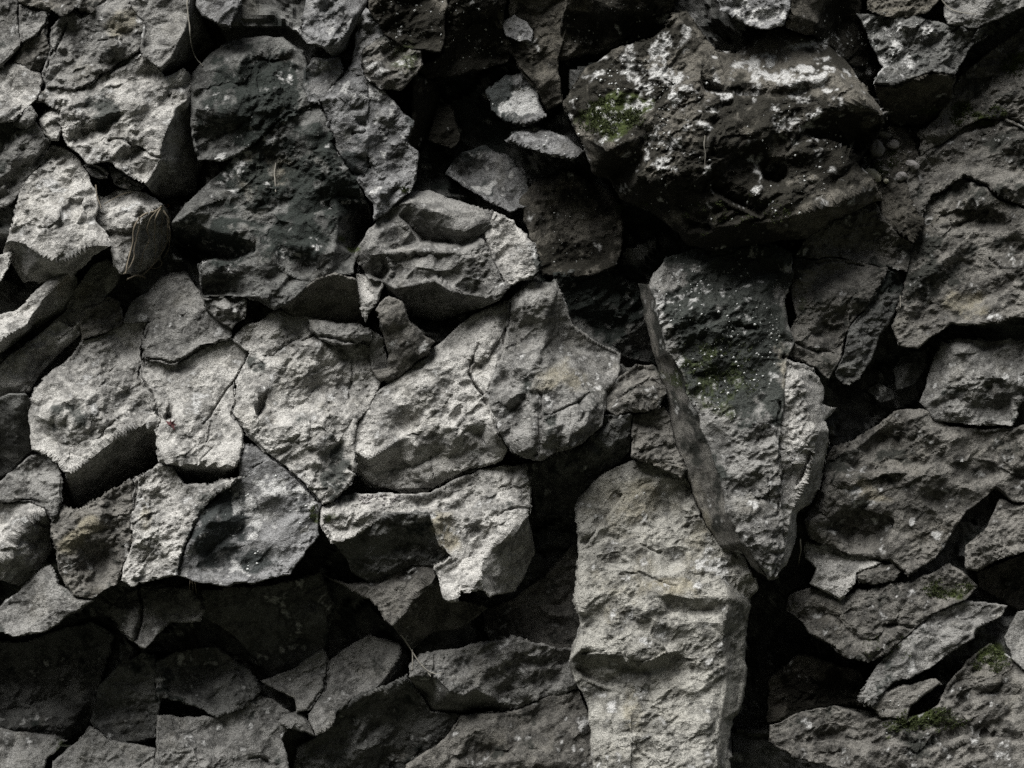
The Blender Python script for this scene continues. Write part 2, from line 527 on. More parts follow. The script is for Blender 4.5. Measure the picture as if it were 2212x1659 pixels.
# ------------------------------------------------------------------ patches and cracks
PATCH['pale'] += [(1560,230,330,190,.42),(1700,110,160,60,.8),(1765,120,125,66,1.0),(1690,160,150,30,1.0),(1590,150,60,24,.8),(1850,170,40,40,.8),(1445,110,60,85,.95),(1400,180,60,25,.6),
 (1235,240,20,16,1),(1500,250,30,16,.9),(1300,318,60,14,.6),(1370,300,40,10,.5),(1930,100,75,75,.6),(2060,70,40,22,.5),  # boulder ledge edges are paled here as if catching light
 (1437,690,14,50,.9),(1455,770,12,40,.7),(1118,215,50,35,.75),(1120,65,30,18,.7),(600,1080,80,80,.6),(390,1232,18,16,.9),
 (545,1080,50,60,.6),(1850,1080,60,22,.8),(1800,233,90,13,.75),(1310,1600,45,90,.35),(1540,1250,90,36,.3),(130,405,40,26,.6),  # paints light on a boulder ledge, the pillar shoulder and its left face
 (165,470,40,20,.5),(500,120,70,30,.5),(515,380,45,60,.35),(690,70,40,45,.5),(800,430,25,35,.6),(1560,10,60,30,.5),(1670,35,40,30,.6),
 (1495,830,50,20,-.5),(430,860,70,60,.25),(1640,1060,60,26,.4),(1720,950,30,60,.4),(345,215,60,26,.45),(300,430,30,14,.7),
 (640,1165,50,40,.3),(520,1240,50,16,.4),(770,200,50,120,.25),(1570,200,50,40,.3),(1660,1180,40,40,.3),(1400,330,50,20,.35)]
PATCH['stain_shade'] += [(1500,390,260,130,.8),(1330,200,120,90,.8),(1560,240,80,60,.7),(1800,320,90,80,.9),(1700,240,100,50,.6),
 (1560,700,135,190,1.3),(1580,560,180,80,1.3),(1640,860,60,70,.7),(1520,930,40,70,.5),(560,220,130,100,.75),(640,420,170,150,.7),(450,520,90,50,.7),
 (225,215,45,55,.8),(330,190,60,20,.4),(150,890,60,40,.45),(290,880,30,30,.5),(170,840,30,20,.35),(640,900,100,120,.45),(580,800,40,40,.4),(2120,560,120,60,.3),(2120,420,120,40,.35),(2130,180,90,70,.35),(2000,560,60,90,.5),(1850,1280,120,60,.3),(1800,1480,120,70,.5),(2050,1600,160,60,.35),(2120,820,80,60,.25),(1780,980,30,60,.3),
 (740,1010,50,70,.8),(480,1130,90,110,.8),(560,1210,80,30,.8),(1000,200,140,220,.8),(1350,60,130,60,.8),(880,50,90,70,.8),
 (1820,80,70,90,.9),(1170,930,14,60,.5),(1160,850,18,60,.4),(2150,300,90,60,.3),(1900,640,60,60,.5),(1880,1000,110,45,.5),
 (1500,1150,22,30,.5),(1340,1190,40,18,.3),(1250,560,120,70,.8),(140,770,20,8,.6),(230,920,30,10,.4),(1330,640,90,90,.6),(1470,930,26,120,.55),(1530,1080,20,80,.5),(1425,740,16,90,.7)]  # wedge flank and the crevice beside it are darkened as painted shade
PATCH['green'] += [(1330,245,70,28,.8),(1300,262,50,26,.6),(1375,460,40,14,.4),(1880,330,30,14,.4),(2200,135,34,26,.75),(2095,245,70,20,.6),
 (2140,1420,40,26,.7),(2050,1275,50,18,.6),(2020,1552,70,26,.65),(1940,1568,30,14,.7),(765,530,12,14,.6),(690,1105,22,16,.6),
 (1530,800,110,70,.35),(1560,880,60,30,.35),(2050,250,60,26,.4),(880,130,60,40,.3),(760,1130,30,30,.3),(1700,660,16,60,.25),(140,1600,40,16,.4)]
PATCH['warm'] += [(1400,1140,130,140,.35),(1440,1270,80,18,.6),(1330,1290,60,60,.4),(1370,1540,30,60,.4),(300,1110,30,40,.6),(175,1160,40,30,.6),
 (960,1150,40,40,.55),(2090,650,50,26,.5),(1890,1060,40,30,.5),(160,640,40,40,.5),(250,50,50,30,.4),(1200,820,40,50,.4),(700,830,30,40,.35),
 (1720,600,20,60,.5),(1685,800,14,80,.4),(560,360,80,60,.25)]

def C(s, w=2.6, d=14): CRACKS.append(([(a[0], a[1]) for a in parse(s)], w, d))
C('145,45 135,75 118,112'); C('505,820 482,850 462,880 440,915', 2.2, 12); C('235,305 255,298 278,308 300,325 348,342', 2.6, 12)
C('655,738 680,725 705,728 745,738 785,740', 2.8, 14); C('735,755 760,772 765,800 760,860', 2.2, 9); C('300,1262 303,1290 310,1310 306,1345 288,1386', 3.2, 22)
C('710,1330 712,1430 702,1485 668,1530', 3.0, 18); C('1685,870 1680,960 1686,1040 1682,1110', 2.6, 14); C('1696,772 1740,785 1772,812 1795,840', 3.2, 22)
C('1166,905 1200,892 1250,868 1275,850', 2.4, 9); C('1250,868 1258,895 1252,910', 4, 10); C('1386,1174 1420,1192 1432,1196', 2, 8)
C('930,1385 940,1430 930,1480', 2, 8); C('1340,1240 1380,1235 1410,1250 1460,1260', 2.2, 8); C('1040,850 1013,806 1020,770 1035,745', 2.6, 12)
C('756,1010 800,1048 850,1060 935,1060 1010,1018 1090,1000', 3.2, 20); C('866,945 880,940 903,940', 2, 8); C('930,985 935,1020 940,1035', 2, 8)
C('1073,1118 1100,1106 1140,1100', 2.2, 10); C('1760,568 1800,560 1870,575', 2.6, 12); C('1720,742 1755,757 1800,762', 3, 12)
C('2080,382 2130,402 2160,428 2212,448 2280,470', 3.4, 20); C('2140,560 2165,578', 3, 12); C('2180,255 2225,278 2280,300', 3, 16)
C('213,90 255,88', 2, 7); C('30,1082 60,1080 85,1086', 3, 14); C('1310,1655 1330,1500 1350,1470', 2, 6); C('1350,1575 1370,1590 1400,1640', 2.4, 9)
C('760,290 790,285 800,230 795,180', 2.4, 10); C('795,320 792,370', 2.2, 10); C('540,1640 560,1635 600,1650', 2.4, 10); C('277,1602 310,1610 336,1616', 2.4, 12)
C('1905,1405 1880,1425 1860,1410', 2.6, 12); C('1915,1350 1950,1352 1975,1354', 3, 14); C('250,790 200,820', 1.8, 6); C('545,1015 570,1000', 2, 6)
C('1660,1020 1662,1090', 2, 8); C('1480,1010 1440,1000', 2, 5); C('560,770 600,760 650,730', 2, 7)
for line in ('534,760 526,791 510,818 507,870 503,896 530,930 560,965 610,1008 650,1042 692,1084','313,772 377,785 400,771 433,749 503,731','322,693 310,733 308,784 302,812 328,848 346,905',
             '165,192 200,179 218,161 245,150 300,113','75,255 100,290 120,312 145,321 182,352 215,370 240,386','38,15 43,60 47,95 28,120 4,146','44,13 62,18 107,25 130,34','107,26 98,54 112,110 105,132 92,166 98,190',
             '1102,650 1098,690 1086,740 1076,790 1054,838','1013,808 1040,850 1056,882 1074,930 1100,966','297,1035 286,1110 287,1172 268,1222 250,1260','385,1240 402,1180 432,1110 470,1065',
             '553,308 620,245 688,228','692,217 714,277 727,330 770,388 808,440'):
    C(line, 2.3, 14)


# broken faces: a hinge line (arris) and the rest of the face; slope > 0 falls away from the arris, < 0 stands out
def FC(hinge, rest, slope):
    hg = [(a[0], a[1]) for a in parse(hinge)]; rs = [(a[0], a[1]) for a in parse(rest)]
    FACETS.append((hg, np.array(hg + rs), slope))
# upper left
FC('110,110 143,103', '157,123 113,133', .6); FC('283,310 345,340', '318,392 285,365', .4); FC('362,198 395,168 414,152', '412,175 405,190 385,196', 1.2)
FC('98,302 70,345 45,400', '60,385 110,312', 1.1); FC('60,180 92,168', '84,200 66,226 40,240', .4); FC('180,60 240,50 290,62', '280,85 230,80 190,78', .5)
FC('160,150 215,140 255,120', '245,146 205,172 170,188', .5); FC('240,190 290,180 330,200', '320,240 280,250 245,230', -.3); FC('140,250 190,240 240,255', '230,290 180,310 150,300', .4)
FC('50,440 110,425 170,440', '190,480 120,500 60,480', -.3); FC('70,345 120,350 150,340', '140,380 100,400 75,390', .35)
# upper middle
FC('413,165 450,152 500,150 553,140', '553,190 500,200 440,215 415,215', .55); FC('418,252 480,240 560,225', '553,290 480,340 430,345', .45)
FC('590,110 630,105 655,125', '655,200 620,220 590,180', .4); FC('375,482 410,462 455,465 480,498 553,500', '553,545 500,560 440,560 385,520', .9)
FC('560,310 620,300 690,320', '690,400 600,420 560,380', .4); FC('722,432 728,470 724,525', '765,545 795,490 800,447', 1.2); FC('560,420 630,425 700,440', '690,500 640,520 570,500', -.35)
FC('590,520 650,530 715,560', '700,590 650,600 600,570', .6); FC('437,597 470,588 520,590 545,605', '530,640 480,640 440,640', .9); FC('480,380 520,360 560,370', '550,420 500,440 460,430', -.3)
FC('795,180 792,260 800,330 840,400', '880,400 893,330 870,300 870,250 826,198', .4); FC('760,255 790,250', '793,275 775,270', 1.2); FC('740,345 795,372', '790,385 760,382', .9)
FC('735,215 760,205 790,215', '788,245 755,245', .5); FC('810,80 850,95 900,112', '890,150 840,150 800,130', .4); FC('655,55 700,60 745,40', '730,90 700,100 665,88', -.4)
FC('885,440 965,462 1035,510', '1000,533 913,520 866,470', .8); FC('775,555 790,535 810,533 830,545', '845,580 830,605 780,590', 1.0); FC('985,615 1010,600 1060,610', '1080,640 1030,668', .6)
FC('880,545 930,550 1000,560', '990,600 940,602 880,590', -.35); FC('1075,475 1110,490 1140,530', '1120,580 1085,590 1065,540', .35)
# middle
FC('555,850 575,845', '570,880 553,905', 1.0); FC('620,790 660,735', '720,745 765,770 765,830 750,870 650,850', -.16); FC('690,920 765,900', '768,1000 740,1070 700,1050', .35)
FC('540,760 590,740 620,720', '610,790 570,840 540,830', .4); FC('560,900 620,880 670,890', '660,960 610,980 565,950', -.25); FC('418,990 450,960', '462,968 430,1000', .9); FC('368,865 378,870', '372,900 356,905', 1.0)
FC('62,873 95,890 130,905 240,917', '233,950 187,997 147,1024 100,985 70,965', .45); FC('100,840 170,800 230,790', '240,850 180,880 110,870', -.25); FC('250,830 290,820 320,850', '335,900 290,905 250,880', .35)
FC('330,800 400,790 480,800', '470,850 400,870 340,850', -.18); FC('390,930 440,915 500,920', '505,1000 450,1000 400,985', .25)
FC('160,1150 185,1165 250,1150 283,1165', '267,1222 250,1258 200,1280 165,1230', .4); FC('150,1110 200,1095 250,1100', '240,1140 180,1150', -.3); FC('440,1170 520,1180 600,1160', '600,1240 500,1255 430,1240', .4)
FC('310,1060 350,1040 390,1060', '370,1120 320,1130', .4); FC('300,1180 340,1170 385,1180', '370,1235 300,1250', .35); FC('560,1000 600,1030 640,1060', '620,1110 560,1090 530,1040', -.25)
FC('766,975 793,987 870,944 904,928 945,914 985,935', '1055,900 1085,985 1050,1005 935,1058 800,1050 770,1020', .5); FC('965,905 985,880 1000,872', '998,900 975,925', 1.0); FC('1000,770 1040,735 1098,700', '1076,790 1052,836 1013,806', .55)
FC('870,985 930,970 980,985', '960,1030 890,1040', -.5); FC('820,880 880,850 940,800', '960,840 900,900 840,930', -.15)
FC('1200,620 1190,690 1165,780', '1240,850 1300,840 1338,765 1290,740 1236,700', .3); FC('1155,830 1150,985', '1166,985 1172,850', 1.0); FC('1166,905 1250,870', '1305,890 1300,917 1240,967 1166,990', -.25); FC('1105,760 1150,740 1170,760', '1160,850 1110,850', -.25)
FC('1070,860 1110,850 1150,860', '1145,940 1100,950', .35)
FC('700,1110 760,1100 790,1120', '786,1142 750,1165 715,1165 692,1130', .6); FC('930,1105 985,1060 1110,1020', '1140,1050 1060,1108 1000,1115', .45); FC('960,1190 1000,1170 1060,1160', '1040,1220 990,1240', -.3); FC('1000,1135 1050,1120 1100,1125', '1060,1170 1010,1170', .3)
# pillar
FC('1247,1172 1290,1115 1325,1062', '1345,1068 1310,1120 1262,1180', .9); FC('1420,1190 1470,1180 1495,1185', '1490,1215 1450,1245 1430,1240', .7); FC('1285,1195 1330,1190 1360,1215', '1350,1235 1300,1225', .7)
FC('1420,1288 1480,1292 1530,1290 1570,1305', '1560,1345 1500,1340 1440,1330', .7); FC('1340,1390 1380,1360 1440,1370', '1438,1405 1410,1425 1350,1432', -.45); FC('1256,1390 1300,1400', '1310,1410 1260,1412', 1.0)
FC('1275,1425 1300,1440 1345,1490', '1300,1480 1265,1465 1245,1440', .8); FC('1500,1330 1540,1400 1545,1500 1520,1600', '1560,1660 1590,1560 1606,1440 1606,1350', .4); FC('1362,1540 1358,1660', '1420,1660 1440,1560 1400,1500', .3)
FC('1330,1300 1380,1310 1420,1330', '1400,1370 1340,1360', .5); FC('1400,1450 1460,1440 1520,1450', '1500,1500 1430,1510', -.3); FC('1390,1060 1440,1050 1480,1080', '1470,1130 1410,1140', .3); FC('1440,1560 1500,1550 1530,1580', '1500,1640 1440,1640', .4)
# wedge and boulder
FC('1575,690 1640,700', '1645,715 1590,707', 1.4); FC('1575,980 1640,1010 1690,1040', '1686,1100 1640,1120 1580,1100 1560,1040', .4); FC('1745,950 1725,1000 1712,1050', '1722,1055 1752,985', 1.4)
FC('1480,790 1560,780 1640,800', '1640,860 1560,880 1500,860', .35); FC('1600,880 1650,870 1690,890', '1680,940 1610,950', -.3); FC('1620,1120 1660,1110 1690,1130', '1675,1190 1640,1190', -.35); FC('1450,640 1540,620 1640,640', '1640,690 1540,690 1460,690', -.2)
FC('1640,348 1670,338 1702,345', '1700,380 1680,395 1650,385', 1.6); FC('1725,275 1780,245 1870,228 1900,248', '1900,275 1850,330 1790,300 1740,295', .9); FC('1520,165 1570,185 1660,187 1745,172 1800,165', '1800,200 1700,215 1600,215 1530,200', .7)
FC('1258,318 1310,325 1390,297', '1400,360 1340,420 1290,380', .6); FC('1420,400 1480,410 1560,450', '1540,500 1470,495 1420,450', .6); FC('1540,380 1600,400 1660,440', '1640,470 1580,440 1535,410', 1.1); FC('1515,140 1545,155 1570,178', '1560,200 1520,195', 1.0)
FC('1560,250 1620,240 1680,250', '1660,310 1580,320', -.35); FC('1280,180 1340,150 1390,160', '1380,220 1310,230', -.3); FC('1700,400 1760,390 1820,380', '1800,440 1720,450', .5)
FC('1730,600 1790,590 1850,600', '1830,660 1760,670', -.2); FC('1720,690 1780,680 1830,700', '1800,750 1730,750', .35); FC('1870,60 1930,50 1990,70', '1990,120 1930,140 1890,110', -.3)
# right side
FC('2010,300 2080,262 2150,250', '2150,275 2080,300 2020,330', .7); FC('2040,470 2110,440 2190,470', '2180,500 2100,500 2040,510', .6); FC('2060,640 2130,600 2190,590', '2200,640 2130,670 2070,680', .5); FC('1990,640 2050,600 2100,590', '2080,640 2020,690', -.3)
FC('2080,150 2140,130 2212,90', '2212,130 2150,180 2090,190', -.3); FC('2100,350 2160,330 2240,350', '2230,390 2160,390', .5); FC('2120,530 2180,510 2240,520', '2230,570 2150,580', .5)
FC('1800,1010 1850,1000 1950,990 2050,1010', '2040,1040 1950,1040 1850,1050 1800,1060', -.45); FC('1780,1100 1850,1100 1930,1120', '1920,1200 1850,1195 1790,1170', .55); FC('2060,1000 2080,1050 2060,1100', '2110,1120 2180,1080 2150,1000', .5); FC('1850,950 1920,930 1990,930', '1980,980 1900,990 1840,985', .35)
FC('1960,1130 2020,1110 2060,1110', '2040,1160 1980,1180', -.4); FC('2040,780 2110,770 2200,780', '2190,830 2100,840 2030,830', -.25); FC('2050,850 2120,850 2190,850', '2180,900 2100,905', .4)
FC('1700,1590 1800,1560 1900,1590', '1900,1620 1800,1610 1720,1625', .6); FC('1950,1600 2080,1560 2212,1580', '2212,1610 2080,1600 1960,1640', .6); FC('1800,1330 1870,1340 1960,1300', '1950,1360 1900,1410 1830,1405', .5); FC('2030,1400 2090,1365 2150,1330', '2140,1345 2080,1390 2010,1435', .5)
FC('2060,1500 2130,1470 2212,1480', '2212,1520 2130,1510 2070,1530', .6); FC('1740,1290 1800,1300 1850,1310', '1830,1350 1760,1350', .4)
# lower left
FC('590,1465 640,1450 700,1420', '700,1480 650,1500 610,1490', -.2); FC('345,1560 420,1555 500,1550', '490,1600 420,1610 345,1600', .3); FC('420,1620 500,1600 580,1590', '590,1640 500,1660 430,1660', -.3); FC('960,1620 1040,1590 1120,1590', '1120,1640 1040,1650 970,1655', .4)
FC('1060,1480 1140,1450 1230,1440', '1230,1490 1140,1500 1070,1520', .4); FC('1040,1560 1120,1550 1200,1530', '1210,1580 1130,1590', -.3); FC('150,1620 220,1600 300,1620', '300,1659 200,1659', -.25); FC('780,1160 840,1150 920,1150', '930,1200 850,1210 790,1200', .3); FC('760,1440 810,1420 850,1420', '830,1470 780,1480', .25)

# ------------------------------------------------------------------ the cliff behind the blocks
def cliff():
    ctl = np.array([(0,0,-60),(600,0,-60),(1100,0,-90),(1500,0,-60),(2212,0,-80),(0,500,-90),(500,500,-80),(1050,220,-190),(1000,330,-190),(1330,600,-200),
        (1650,300,-60),(2000,230,-130),(1960,420,-90),(2212,500,-90),(1900,780,-190),(2212,900,-110),(1980,820,-170),(0,900,-90),(500,900,-80),(900,850,-80),(1200,850,-90),
        (1400,900,-120),(1650,900,-60),(1200,1150,-190),(1000,1000,-90),(100,1450,-230),(400,1400,-230),(700,1350,-200),(900,1550,-190),(1200,1500,-170),(1680,1450,-330),
        (1640,1600,-330),(1740,1500,-300),(2000,1300,-140),(2212,1300,-150),(2212,1659,-120),(0,1800,-160),(1100,1800,-160),(-400,800,-100),(2600,800,-110)], float)
    s = 8.0
    X, Y = np.meshgrid(np.arange(-560, 2780, s), np.arange(-480, 2140, s))
    num = np.zeros_like(X); den = np.zeros_like(X)
    for a, b, c in ctl:
        w = 1/(((X-a)**2 + (Y-b)**2)/1e4 + 0.3)**1.6
        num += w*c; den += w
    H = num/den
    x, y, h = X.ravel(), Y.ravel(), H.ravel()
    u = x*CA + y*SA; v = -x*SA + y*CA
    u = u + 30*fbm2(x, y, 120, 2, 91); v = v + 30*fbm2(x, y, 120, 2, 92)
    h = h + 70*planes(u*0.6, v, 150, 93) + 30*planes(u*0.7, v, 60, 95) + rock_noise(x, y, h, 4242, 1.3, 0.8) + 20
    # the bedrock stays behind every block that stands in front of it
    cap = np.where(ZMAP > -399, ZMAP, 999.0)
    for ax in (0, 1):
        cap = np.minimum.reduce([np.roll(cap, q, ax) for q in range(-4, 5)])
    i = ((y-ZY0)/ZS).astype(int); j = ((x-ZX0)/ZS).astype(int)
    ok = (i >= 0) & (i < ZN[0]) & (j >= 0) & (j < ZN[1])
    lim = np.full(x.shape, 999.0); lim[ok] = cap[i[ok], j[ok]]
    near = (H.ravel() > -150) & (lim < 900)
    h = np.where(near, np.maximum(h, lim - 75), h)
    h = np.minimum(h, lim - 26)
    ny, nx = X.shape
    idx = np.arange(ny*nx).reshape(ny, nx)
    a, b, c, d = idx[:-1,:-1].ravel(), idx[:-1,1:].ravel(), idx[1:,1:].ravel(), idx[1:,:-1].ravel()
    T = np.concatenate([np.stack([a, d, c], -1), np.stack([a, c, b], -1)])
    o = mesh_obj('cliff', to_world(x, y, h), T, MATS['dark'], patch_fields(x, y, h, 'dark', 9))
    o['kind'] = 'structure'; o['label'] = 'dark fractured bedrock of the cliff seen deep between the blocks'; o['category'] = 'cliff'
    zsplat(x, y, h)

def build_blocks():
    # ------------------------------------------------------------------ top left
    R('rock_slab','grey slab filling the top left corner of the cliff', 5,.1,.1, '-90,-90 36,-90 38,15 43,60 47,95 28,120 4,146 -90,175', fl='A')
    R('rock_chip','small four-sided grey stone beside the top left corner slab', 8,.1,.25, '44,13 62,20 107,26 98,52 80,72 58,84 49,95', mat='grey', fl='A')
    R('rock_chip','dark three-cornered stone under the small four-sided one at top left', -4,.2,-.2, '52,97 60,86 82,75 100,56 110,108 100,135 88,158 55,140 36,133', mat='brown', fl='A')
    R('rock_slab','ragged strip of rock along the top edge, left of the hanging triangular block', 10,.0,.25, '45,-90 44,8 62,16 110,24 122,31 142,28 165,14 172,24 200,26 224,8 250,-40 262,-90', mat='brown', fl='A')
    R('rock_block','brown-grey block split by a thin crack, above the lichen-spotted face', 10,.1,.14,
      '110,60 130,38 160,27 175,42 205,30 240,-10 268,-40 282,20 300,36 310,46 303,90 300,110 258,134 245,149 218,160 200,178 165,192 150,195 128,193 100,188 93,165 106,130 113,108', mat='grey', fl='A')
    R('rock_block','pale blunt block on the left edge above the dark corner recess', 26,.12,.38, '-90,165 5,148 35,134 55,141 88,160 91,175 84,197 68,225 50,240 30,257 -90,270', mat='pale', rough=1.2, fl='A')
    R('rock_chip','thumb-sized stone wedged in the crack beside the pale blunt block', -6,0,.2, '84,200 100,196 106,208 98,220 78,222', mat='brown', rnd=5)
    R('rock_chip','small shaded chip hanging below the pale blunt block', -8,.2,-.3, '32,258 50,244 68,232 74,250 66,272 50,284 34,272', mat='grey', fl='A')
    R('rock_chip','bright triangular chip beside the long upper left crack', 10,.3,.3, '78,256 98,246 125,238 131,262 132,282 128,304 114,306 96,290', mat='pale', rnd=5, fl='A')
    R('rock_slab','shaded slab sloping down behind the brightest left slab', -32,.15,-.05, '-90,360 0,332 28,292 75,266 112,304 98,332 78,362 50,392 44,412 22,436 -90,480', ridges=['112,304,-20 98,332,-40 44,412,-40'], mat='grey', fl='A')
    R('rock_block','hanging triangular block at the top with a lit face and a black side', 46,.15,.25,
      '268,-90 405,-90 428,-30,-30 436,40,-90 446,72,-130 462,100,-160 420,128,-160 357,170,-150 348,149 332,140 313,124 302,102 311,45 300,35 282,15',
      ridges=['405,-90 409,33 400,67 367,127 348,149'], mat='grey')
    R('rock_block','bluish block on the top edge right of the hanging triangular block', 22,0,.25, '426,-90 508,-90 516,0 506,34 500,60 480,56 462,44 440,36 428,10', mat='blue')
    R('rock_mass','broad lichen-spotted face with dark blotches and a black right side', 56,.06,.15,
      '78,214,0 104,190 150,197 200,180 245,152 300,113 347,152 358,172 398,150,-10 412,168,-50 409,208,-50 417,270,-120 426,330,-160 440,355,-180 420,410,-190 345,430,-170 316,396 285,381 255,362 235,347 190,350 165,328 150,315 134,282 128,240 100,226',
      ridges=['412,168,-50 392,190,-12 406,213,-6 378,230 374,250 362,278 350,312 345,342 316,396'], mat='pale', rough=1.2, fl='A')
    R('rock_chip','narrow stone caught in the crack under the lichen-spotted face', -10,0,.1, '182,352 200,350 222,362 235,372 232,385 214,384 198,374', mat='grey', rnd=5)
    R('rock_chip','jagged dark stone in the crack above the root tangle', -14,0,-.2, '236,358 258,366 285,384 315,400 300,408 270,404 246,396', mat='dark', rnd=5)
    CREAM = R('rock_slab','brightest cream slab on the left with a dark underside', 62,.10,.32,
      '14,522 28,482 45,410 70,375 93,334 116,316 140,321 160,335 178,352 190,372 196,400 206,412 213,448 208,478 226,502 238,532 205,548,-60 186,566,-90 155,592,-110 115,607,-120 52,606,-120 12,546,-90',
      ridges=['14,522 38,520 63,533 90,551 140,562 166,548 195,530 226,502'], mat='pale', rough=1.15, fl='A')
    R('knob','dark rounded knob', 82,-.2,-.8, '170,492 185,481 203,482 203,503 190,520 172,514', mat='dark', rnd=4, back=40, parent=CREAM)
    R('rock_block','cracked block behind the root tangle with a white quartz crust', 26,.1,.3,
      '206,414 226,424 250,410 285,407 316,415 350,443 366,472,-90 368,512,-120 345,560,-120 300,590,-120 263,590 247,575 240,535 228,503 212,480 215,450',
      ridges=['350,443 318,456 300,470 290,490,-8 284,510,4 276,545 263,590','215,458,6 240,448,6 290,455,6','232,498,6 262,492,8 290,490','232,505,-14 284,503,-12'], mat='pale')
    # ------------------------------------------------------------------ upper middle
    R('rock_block','dark mossy block with a pale upper edge left of the fractured column', 40,.02,.12,
      '408,190,-20 413,162,-10 437,140,-10 483,98,-25 553,78,-30 610,82,-30 652,110,-20 662,150 668,220 690,228 620,246 553,309 505,338 478,346 430,348 418,300 416,233',
      ridges=['408,190,-20 430,172,10 480,140,12 560,112,6 655,140','416,233 440,230,16 520,250,14 620,246'], mat='dark', rough=1.3, fl='F')
    R('rock_block','small mottled block at the upper end of the fractured column', 40,.1,.15, '657,150 675,127 733,128 735,150 722,176 702,205 690,227 668,220 656,190', mat='blue', fl='F')
    R('boulder','lit rounded boulder at the top edge with a dark right flank', 40,.1,.3, '650,72 656,50 672,-30 690,-90 780,-90,-60 792,0,-80 770,60,-100 742,112,-110 720,126,-100 700,103 665,92', ridges=['690,-90 722,-30 746,30 762,42 755,70 730,95 700,103'], mat='blue', rough=1.2)
    R('rock_column','tall fractured column of pale rock narrowing to a point', 24,.05,.1,
      '790,18 772,45 766,112 754,156 722,177 692,217 714,277 727,330 770,388 812,442 808,480 832,468 866,432 886,414 894,388 900,328 874,303 887,262 866,243 826,198 788,168 784,114 830,74 804,28',
      ridges=['790,18 786,80,8 784,114','766,165,6 790,190,16 794,260,20 800,330,24 830,390,20 820,440,12','794,260,20 850,300,-6','800,330,24 880,360,-14'], mat='blue', rough=1.3, fl='F')
    R('rock_block','brown block beside the fractured column above a black box-shaped gap', 26,-.05,.2, '786,114 831,76 870,95 906,110 910,140 900,160 866,195 828,196 790,167', mat='brown', fl='F')
    R('rock_block','dark mossy block with white specks at the top above the brown block', 10,.05,.0, '794,-90 797,22 829,72 880,104 948,116 964,82 962,30 990,-90', mat='moss', rough=1.4)
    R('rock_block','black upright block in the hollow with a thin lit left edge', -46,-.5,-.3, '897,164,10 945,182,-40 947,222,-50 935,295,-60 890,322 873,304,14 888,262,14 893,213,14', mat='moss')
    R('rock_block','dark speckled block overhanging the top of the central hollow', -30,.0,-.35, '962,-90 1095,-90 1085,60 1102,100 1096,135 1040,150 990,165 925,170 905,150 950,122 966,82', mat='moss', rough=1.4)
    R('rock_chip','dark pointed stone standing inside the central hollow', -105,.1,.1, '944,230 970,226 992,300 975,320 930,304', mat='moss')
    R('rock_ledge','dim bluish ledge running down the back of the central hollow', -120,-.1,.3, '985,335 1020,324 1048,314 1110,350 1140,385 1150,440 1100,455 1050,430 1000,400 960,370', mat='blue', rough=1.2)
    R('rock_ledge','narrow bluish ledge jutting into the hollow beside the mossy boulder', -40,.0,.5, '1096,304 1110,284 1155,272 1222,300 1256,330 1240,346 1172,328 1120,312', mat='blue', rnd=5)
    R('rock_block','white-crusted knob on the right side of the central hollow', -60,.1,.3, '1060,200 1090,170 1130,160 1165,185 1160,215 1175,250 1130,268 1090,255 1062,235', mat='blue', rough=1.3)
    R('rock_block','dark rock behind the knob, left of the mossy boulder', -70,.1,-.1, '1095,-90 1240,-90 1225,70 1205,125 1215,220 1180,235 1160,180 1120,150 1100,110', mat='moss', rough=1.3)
    R('rock_block','pale-crusted knob near the top edge above the central hollow', -20,.1,.3, '1085,50 1110,35 1140,50 1155,68 1145,90 1115,88 1092,78', mat='blue')
    R('rock_slab','dark sloping slab on the top edge above the mossy boulder', -10,.0,-.5, '1225,-90 1480,-90 1455,10 1434,66 1322,104 1208,128 1216,60', ridges=['1216,60,10 1272,26,10 1390,6,10 1455,10,10'], mat='moss', rough=1.4)
    R('rock_block','dim greenish block low in the hollow under the mossy boulder', -110,.1,.15, '1120,430 1150,400 1215,365 1290,400 1340,440 1345,520 1330,575 1250,600 1170,590 1165,560 1145,510', ridges=['1150,440,10 1190,400,30 1220,370,20'], mat='moss', rough=1.1)
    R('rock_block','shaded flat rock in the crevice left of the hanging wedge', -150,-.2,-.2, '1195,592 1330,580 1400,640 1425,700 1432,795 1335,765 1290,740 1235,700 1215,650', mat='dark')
    # ------------------------------------------------------------------ mossy mid-left face
    R('rock_mass','wide dark mottled face in the upper middle, pale along its left edge', 46,.0,.05,
      '372,482 400,440,-16 440,405,-20 480,374,-20 500,345,-16 553,308,-12 620,245,-8 688,229,-8 706,256,-8 718,300,-8 736,336,-8 771,390,-10 800,445,-40 794,492,-110 768,545,-60 762,592 715,592 680,606 650,628 606,660 590,668 560,640 520,640,-20 440,640,-30 438,590,-60 440,560,-100 380,520,-90',
      ridges=['372,482 420,480 470,500,4 540,520,10 560,560,10','372,482 440,440,10 520,410,6','720,430,6 726,470,6 724,530,4 768,545,-40','720,430,6 800,445,-40','560,560,10 610,590,14 680,606'], mat='dark', rough=1.45, facet=1.15, fl='F')
    R('rock_block','dark overhang below the mottled face with a lit upper rim', 20,0,-.9, '606,660 650,628 684,603 726,592 766,604 778,650 792,708 700,692 640,682', ridges=['650,628,14 684,603,14 726,592,14 766,604,14'], mat='brown', facet=.8)
    R('rock_chip','lumpy mottled stone at the lower left rim of the wide dark face', 24,.0,.0, '432,575 470,560 530,566 560,585 600,640 590,668 555,650 530,640 480,645 440,648', ridges=['436,596,8 500,588,8 530,600,4','440,640,-20 520,636,-20'], mat='dark', rough=1.2, fl='F')
    # ------------------------------------------------------------------ left ledges
    R('rock_ledge','thin pale strip of rock on the left edge beneath the brightest slab', 10,.2,.2, '-90,580 0,548 28,545 20,575 0,604 -90,650', mat='pale')
